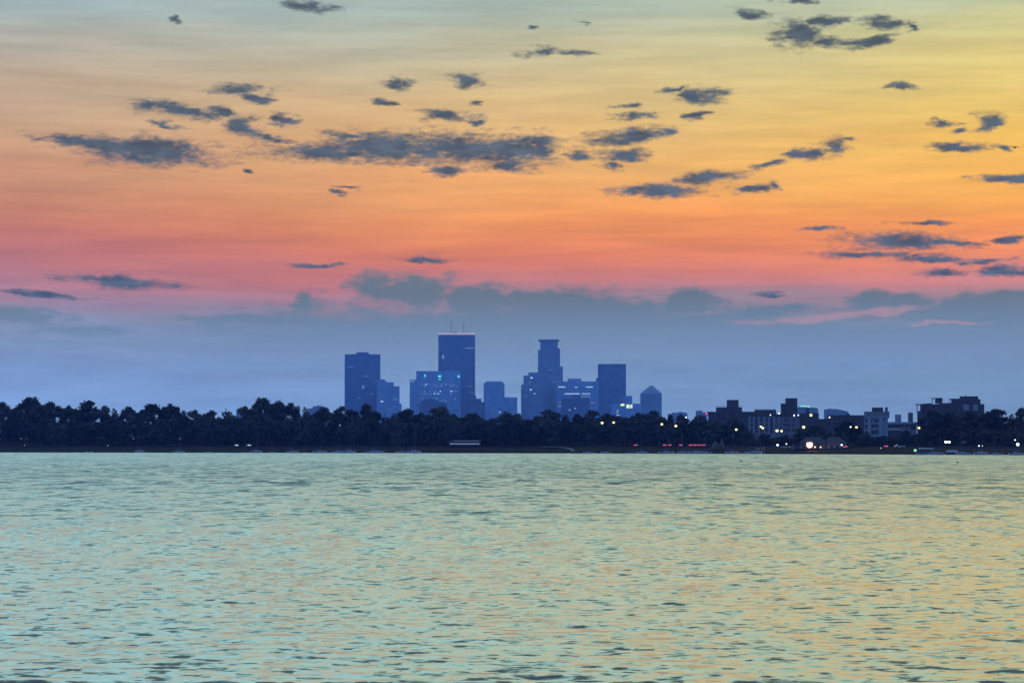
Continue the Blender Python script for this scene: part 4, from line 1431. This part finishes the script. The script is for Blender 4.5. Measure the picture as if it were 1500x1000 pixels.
# ------------------------------------------------------------------ haze
m = bpy.data.materials.new("haze_air")
m.use_nodes = True
nt = m.node_tree
nt.nodes.clear()
out = nt.nodes.new("ShaderNodeOutputMaterial")
pv = nt.nodes.new("ShaderNodeVolumePrincipled")
pv.inputs["Color"].default_value = (0.15, 0.32, 1.0, 1)
pv.inputs["Density"].default_value = HAZE
nt.links.new(pv.outputs[0], out.inputs["Volume"])
hz = MB().box(-5000, 5000, -1600, 9000, -2.0, 312).build("haze", m)
struct(hz, "stuff")

# ------------------------------------------------------------------ world: dusk sky
w = bpy.data.worlds.new("World")
SC.world = w
w.use_nodes = True
nt = w.node_tree
N, L = nt.nodes, nt.links
N.clear()
out = N.new("ShaderNodeOutputWorld")
bg = N.new("ShaderNodeBackground")
L.new(bg.outputs[0], out.inputs[0])
tc = N.new("ShaderNodeTexCoord")
sep = N.new("ShaderNodeSeparateXYZ")
L.new(tc.outputs["Generated"], sep.inputs[0])


def M(op, a, c=None, d=None, clamp=False):
    n = N.new("ShaderNodeMath")
    n.operation = op
    n.use_clamp = clamp
    for i, v in enumerate((a, c, d)):
        if v is None:
            continue
        if isinstance(v, (int, float)):
            n.inputs[i].default_value = v
        else:
            L.new(v, n.inputs[i])
    return n.outputs[0]


def mrange(v, a, b_, c=0.0, d=1.0, kind="LINEAR"):
    n = N.new("ShaderNodeMapRange")
    n.interpolation_type = kind
    n.inputs["From Min"].default_value, n.inputs["From Max"].default_value = a, b_
    n.inputs["To Min"].default_value, n.inputs["To Max"].default_value = c, d
    L.new(v, n.inputs["Value"])
    return n.outputs[0]


def mix(fac, a, b_):
    n = N.new("ShaderNodeMix")
    n.data_type = "RGBA"
    L.new(fac, n.inputs["Factor"])
    for i, v in ((6, a), (7, b_)):
        if isinstance(v, tuple):
            n.inputs[i].default_value = (*v, 1)
        else:
            L.new(v, n.inputs[i])
    return n.outputs[2]


X, Yd, Z = sep.outputs
azd = M("MULTIPLY", M("ARCTAN2", X, Yd), 180 / math.pi)
eld = M("MULTIPLY", M("ARCSINE", Z), 180 / math.pi)

# photo row -> colours seen at left, middle, right (sRGB), then unseen bands above the frame, brightened and tinted for the water to reflect
ROWS = [
    (652, (122, 158, 214), (118, 153, 204), (113, 145, 190)),
    (600, (124, 160, 215), (120, 155, 205), (114, 146, 190)),
    (550, (121, 151, 202), (116, 146, 189), (113, 142, 180)),
    (500, (122, 145, 184), (114, 139, 171), (113, 138, 168)),
    (470, (136, 138, 172), (110, 130, 157), (117, 133, 160)),
    (440, (160, 129, 156), (158, 128, 147), (160, 134, 152)),
    (415, (172, 123, 142), (196, 122, 127), (210, 132, 135)),
    (380, (184, 115, 121), (218, 124, 106), (234, 138, 103)),
    (340, (194, 121, 109), (233, 142, 94), (244, 150, 88)),
    (300, (199, 135, 113), (243, 162, 99), (249, 170, 88)),
    (260, (202, 147, 120), (240, 172, 108), (247, 184, 92)),
    (220, (206, 160, 128), (232, 180, 118), (243, 192, 98)),
    (160, (196, 167, 141), (220, 186, 131), (235, 200, 112)),
    (100, (184, 171, 155), (206, 190, 149), (224, 204, 130)),
    (50, (171, 177, 172), (188, 189, 164), (208, 203, 146)),
    (0, (160, 182, 188), (166, 185, 178), (187, 196, 165)),
]
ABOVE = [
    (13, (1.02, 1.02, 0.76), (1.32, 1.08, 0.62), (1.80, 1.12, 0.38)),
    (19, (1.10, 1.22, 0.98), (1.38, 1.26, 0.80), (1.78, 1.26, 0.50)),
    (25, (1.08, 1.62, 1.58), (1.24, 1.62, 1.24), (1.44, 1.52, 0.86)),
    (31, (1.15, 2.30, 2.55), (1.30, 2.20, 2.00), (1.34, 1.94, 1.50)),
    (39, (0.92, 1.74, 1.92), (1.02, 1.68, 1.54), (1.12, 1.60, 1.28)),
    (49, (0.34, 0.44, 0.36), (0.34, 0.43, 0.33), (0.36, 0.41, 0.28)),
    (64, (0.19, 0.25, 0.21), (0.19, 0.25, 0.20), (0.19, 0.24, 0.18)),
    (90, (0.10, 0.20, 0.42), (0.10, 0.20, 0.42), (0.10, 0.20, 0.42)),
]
AIR = (0.022, 0.062, 0.35)     # colour the lit haze itself sends back


def beyond_haze(c, deg):
    """the sky's own colour above the haze layer, given the colour seen through it"""
    t = math.exp(-HAZE * min(8800.0, 308.0 / max(1e-3, math.sin(R(deg)))))
    return tuple(max(0.0, (v - a * (1 - t)) / t) for v, a in zip(lin(c), AIR))



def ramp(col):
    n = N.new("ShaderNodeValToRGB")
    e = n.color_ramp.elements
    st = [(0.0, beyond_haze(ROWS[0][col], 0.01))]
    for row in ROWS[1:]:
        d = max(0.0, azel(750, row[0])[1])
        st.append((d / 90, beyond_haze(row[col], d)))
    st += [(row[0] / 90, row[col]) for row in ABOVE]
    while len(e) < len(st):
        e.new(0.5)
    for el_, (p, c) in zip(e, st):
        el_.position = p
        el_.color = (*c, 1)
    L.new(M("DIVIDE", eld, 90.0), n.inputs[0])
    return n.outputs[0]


# slow wisps lift and lower the colour bands
cv = N.new("ShaderNodeCombineXYZ")
L.new(azd, cv.inputs[0])
L.new(eld, cv.inputs[1])
V = cv.outputs[0]


def snoise(sx, sy, detail, rough=0.55, rot=0.0):
    mp = N.new("ShaderNodeMapping")
    mp.inputs["Scale"].default_value = (sx, sy, 1)
    mp.inputs["Rotation"].default_value = (0, 0, rot)
    L.new(V, mp.inputs["Vector"])
    no = N.new("ShaderNodeTexNoise")
    no.noise_dimensions = "2D"
    no.inputs["Scale"].default_value = 1
    no.inputs["Detail"].default_value = detail
    no.inputs["Roughness"].default_value = rough
    L.new(mp.outputs[0], no.inputs["Vector"])
    return no.outputs["Fac"]


lift = M("MULTIPLY", M("SUBTRACT", snoise(0.12, 0.9, 3), 0.5), mrange(eld, 0.5, 3.5, 0.0, 1.0))
eld0 = eld
eld = M("ADD", eld, lift)
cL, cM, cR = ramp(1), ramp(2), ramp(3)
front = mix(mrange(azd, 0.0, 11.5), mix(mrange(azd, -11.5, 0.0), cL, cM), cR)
eld = eld0
wisp = mrange(snoise(0.22, 2.6, 6, 0.62, 0.02), 0.32, 0.68, 0.88, 1.07)
vm = N.new("ShaderNodeVectorMath")
vm.operation = "SCALE"
L.new(front, vm.inputs[0])
L.new(wisp, vm.inputs["Scale"])
front = vm.outputs[0]

# clouds -------------------------------------------------------------------
PXD = math.degrees(1 / F)


wa = M("ADD", azd, M("MULTIPLY", M("SUBTRACT", snoise(0.75, 2.2, 4, 0.6, 0.3), 0.5), 1.5))
we = M("ADD", eld, M("MULTIPLY", M("SUBTRACT", snoise(0.8, 2.6, 4, 0.6, -0.2), 0.5), 0.30))
wv = N.new("ShaderNodeCombineXYZ")
L.new(wa, wv.inputs[0])
L.new(we, wv.inputs[1])


def field(ells):
    cur = None
    for (px, py, rx, ry, rot) in ells:
        a, e_ = azel(px, py)
        mp = N.new("ShaderNodeMapping")
        mp.vector_type = "TEXTURE"
        mp.inputs["Location"].default_value = (a, e_, 0)
        mp.inputs["Rotation"].default_value = (0, 0, R(-rot))
        # the third coordinate only chains one cloud lump to the next (keeps the shader's stack small)
        mp.inputs["Scale"].default_value = (rx * PXD, ry * PXD, 1e6)
        if cur is None:
            L.new(wv.outputs[0], mp.inputs["Vector"])
        else:
            cb = N.new("ShaderNodeCombineXYZ")
            L.new(wa, cb.inputs[0])
            L.new(we, cb.inputs[1])
            L.new(cur, cb.inputs[2])
            L.new(cb.outputs[0], mp.inputs["Vector"])
        ln = N.new("ShaderNodeVectorMath")
        ln.operation = "LENGTH"
        L.new(mp.outputs[0], ln.inputs[0])
        cur = ln.outputs["Value"] if cur is None else M("MINIMUM", cur, ln.outputs["Value"])
    return cur


CL = [
    (212, 221, 100, 21, 3), (140, 210, 84, 10, 4), (95, 204, 42, 4, 5),
    (470, 224, 92, 14, 0), (560, 217, 105, 22, 0), (655, 218, 125, 24, 0), (742, 220, 78, 24, 0), (793, 216, 28, 22, 0), (745, 243, 42, 11, 0), (500, 200, 26, 7, 12), (665, 250, 34, 7, 0),
    (352, 132, 48, 8, 0), (374, 143, 32, 7, 4), (262, 161, 62, 11, 5), (322, 163, 26, 7, 5), (364, 186, 36, 15, 20), (396, 200, 26, 6, 8), (416, 176, 24, 7, 18),
    (582, 122, 20, 10, 0), (553, 151, 15, 4, 5), (683, 120, 24, 9, 14), (700, 151, 11, 4, 0), (657, 170, 40, 8, 2), (694, 180, 13, 5, 0), (246, 183, 32, 4, 8),
    (456, 8, 38, 7, 8), (265, 28, 11, 4, 0), (787, 78, 20, 9, 0), (838, 79, 28, 5, 0), (778, 41, 10, 5, 0), (851, 31, 9, 4, 0),
    (1103, 21, 24, 10, 5), (1165, 0, 20, 4, 0), (1170, 52, 34, 20, 8), (1216, 62, 30, 11, 6), (1215, 33, 24, 9, 0), (1290, 34, 46, 8, 3), (1270, 60, 44, 7, -8), (1342, 40, 10, 9, 0),
    (1320, 127, 20, 6, 0), (1030, 140, 32, 14, 4), (993, 131, 17, 6, -5), (1015, 170, 17, 5, -5), (918, 155, 16, 4, -5), (925, 172, 24, 6, 0),
    (918, 201, 62, 11, -8), (970, 193, 20, 5, 0), (910, 228, 36, 9, -3), (893, 243, 24, 5, 0), (850, 228, 22, 6, 0),
    (965, 280, 64, 11, 0), (1035, 261, 52, 10, -3), (1112, 276, 32, 6, -8), (1140, 272, 13, 7, 0), (1128, 242, 30, 5, -6), (1175, 226, 24, 9, -5), (1220, 215, 30, 15, 0), (1242, 202, 22, 4, 0),
    (1375, 180, 14, 7, 0), (1445, 180, 22, 11, -15), (1402, 191, 13, 4, 0), (1408, 216, 38, 8, 5), (1465, 219, 13, 4, 5), (1478, 261, 52, 6.5, 1),
    (485, 282, 13, 4, 5), (512, 275, 24, 3, 0), (350, 252, 9, 3, 0), (618, 379, 40, 5.5, -1), (175, 413, 75, 10, 4), (60, 430, 58, 4, 4),
    (1325, 354, 88, 13, 2), (1250, 372, 56, 6, 0), (1350, 378, 70, 5, 3), (1395, 354, 42, 5, 3), (1350, 326, 42, 3.2, 1), (1210, 335, 30, 5, 0),
    (1482, 398, 46, 8, 0), (1380, 400, 32, 7, 0), (1490, 351, 24, 6, 0), (1440, 384, 40, 4, 0), (1130, 432, 32, 4, 0), (470, 388, 32, 3, 0),
]
BANK = [
    (455, 446, 26, 18, 0), (552, 420, 42, 22, 0), (612, 428, 55, 26, 0), (700, 440, 90, 26, 2), (820, 446, 100, 24, 3), (920, 456, 70, 22, 2), (1005, 444, 42, 24, 0), (1270, 442, 30, 20, 0), (1325, 446, 50, 17, 0),
    (740, 490, 360, 50, 0), (520, 492, 200, 26, 0), (1240, 505, 330, 34, 0), (900, 466, 190, 20, 0), (1060, 470, 110, 14, 0), (1450, 446, 80, 20, -2), (1430, 466, 130, 18, 0), (1120, 456, 80, 7, -3), (20, 462, 80, 13, 4), (120, 486, 90, 7, 0), (380, 470, 130, 9, 0),
]
fine = M("MULTIPLY", M("SUBTRACT", snoise(2.2, 7.0, 6, 0.6), 0.5), 1.25)
coarse = M("MULTIPLY", M("SUBTRACT", snoise(0.8, 3.0, 2, 0.5), 0.5), 0.8)
tuft = M("MULTIPLY", M("SUBTRACT", snoise(6.0, 13.0, 3, 0.6), 0.5), 0.75)
d1 = M("ADD", field(CL), M("ADD", M("ADD", fine, tuft), coarse))
a1 = mrange(d1, 0.30, 1.48, 0.97, 0.0, "SMOOTHSTEP")
ccol = mix(mrange(eld, 2.5, 10.0), lin((76, 100, 116)), lin((78, 90, 94)))
core = mrange(snoise(1.2, 4.0, 4), 0.3, 0.7, 0.7, 1.35)
vm = N.new("ShaderNodeVectorMath")
vm.operation = "SCALE"
L.new(ccol, vm.inputs[0])
L.new(core, vm.inputs["Scale"])
ccol = vm.outputs[0]
front = mix(a1, front, ccol)
d2 = M("ADD", field(BANK), M("MULTIPLY", M("SUBTRACT", snoise(1.5, 3.0, 5, 0.58), 0.5), 1.5))
a2 = mrange(d2, 0.50, 1.40, 0.95, 0.0, "SMOOTHSTEP")
front = mix(a2, front, mix(mrange(eld, 1.7, 3.6), beyond_haze((118, 148, 194), 1.9), beyond_haze((95, 115, 136), 3.4)))
d3 = M("ADD", field([(1195, 465, 100, 7, -4), (1290, 456, 70, 6, -6), (1390, 474, 60, 3.5, 0)]), M("MULTIPLY", M("SUBTRACT", snoise(1.5, 4.0, 4, 0.6), 0.5), 1.2))
front = mix(mrange(d3, 0.4, 1.3, 0.5, 0.0, "SMOOTHSTEP"), front, beyond_haze((186, 142, 160), 3.1))

# the rest of the sphere: blue dusk sky behind the camera
n = N.new("ShaderNodeValToRGB")
e = n.color_ramp.elements
BACK = [(0, (0.20, 0.42, 0.98)), (15 / 90, (0.22, 0.45, 1.0)), (40 / 90, (0.18, 0.38, 0.8)), (1, (0.10, 0.20, 0.42))]
while len(e) < len(BACK):
    e.new(0.5)
for el_, (p, c) in zip(e, BACK):
    el_.position, el_.color = p, (*c, 1)
L.new(M("DIVIDE", eld, 90.0), n.inputs[0])
side = mrange(Yd, -0.1, 0.75, 1.0, 0.0, "SMOOTHSTEP")
tot = mix(side, front, n.outputs[0])
# physical twilight sky adds a little of its own glow
sky = N.new("ShaderNodeTexSky")
sky.sky_type = "NISHITA"
sky.sun_disc = False
SUN_EL, SUN_AZ = R(2.0), R(62)
sky.sun_elevation = SUN_EL
sky.sun_rotation = SUN_AZ
vm = N.new("ShaderNodeVectorMath")
vm.operation = "MULTIPLY_ADD"
L.new(sky.outputs[0], vm.inputs[0])
vm.inputs[1].default_value = (0.004, 0.004, 0.004)
L.new(tot, vm.inputs[2])
L.new(vm.outputs[0], bg.inputs["Color"])
bg.inputs["Strength"].default_value = 1.0
w.cycles.sampling_method = "MANUAL"
w.cycles.sample_map_resolution = 512

sun = bpy.data.lights.new("sun", "SUN")
sun.energy, sun.angle, sun.color = 0.05, R(10), (1.0, 0.72, 0.45)
so = bpy.data.objects.new("sun", sun)
C.objects.link(so)
dv = Vector((math.sin(SUN_AZ) * math.cos(SUN_EL), math.cos(SUN_AZ) * math.cos(SUN_EL), math.sin(SUN_EL)))
so.rotation_euler = dv.to_track_quat("Z", "Y").to_euler()

# ------------------------------------------------------------------ render settings
SC.view_settings.view_transform = "Standard"
SC.view_settings.look = "None"
SC.view_settings.exposure = 0.0
SC.view_settings.gamma = 1.0
SC.render.engine = "CYCLES"
SC.cycles.use_denoising = True
SC.cycles.max_bounces = 6
SC.cycles.diffuse_bounces = 2
SC.cycles.glossy_bounces = 3
SC.cycles.volume_bounces = 1
SC.cycles.sample_clamp_indirect = 4.0
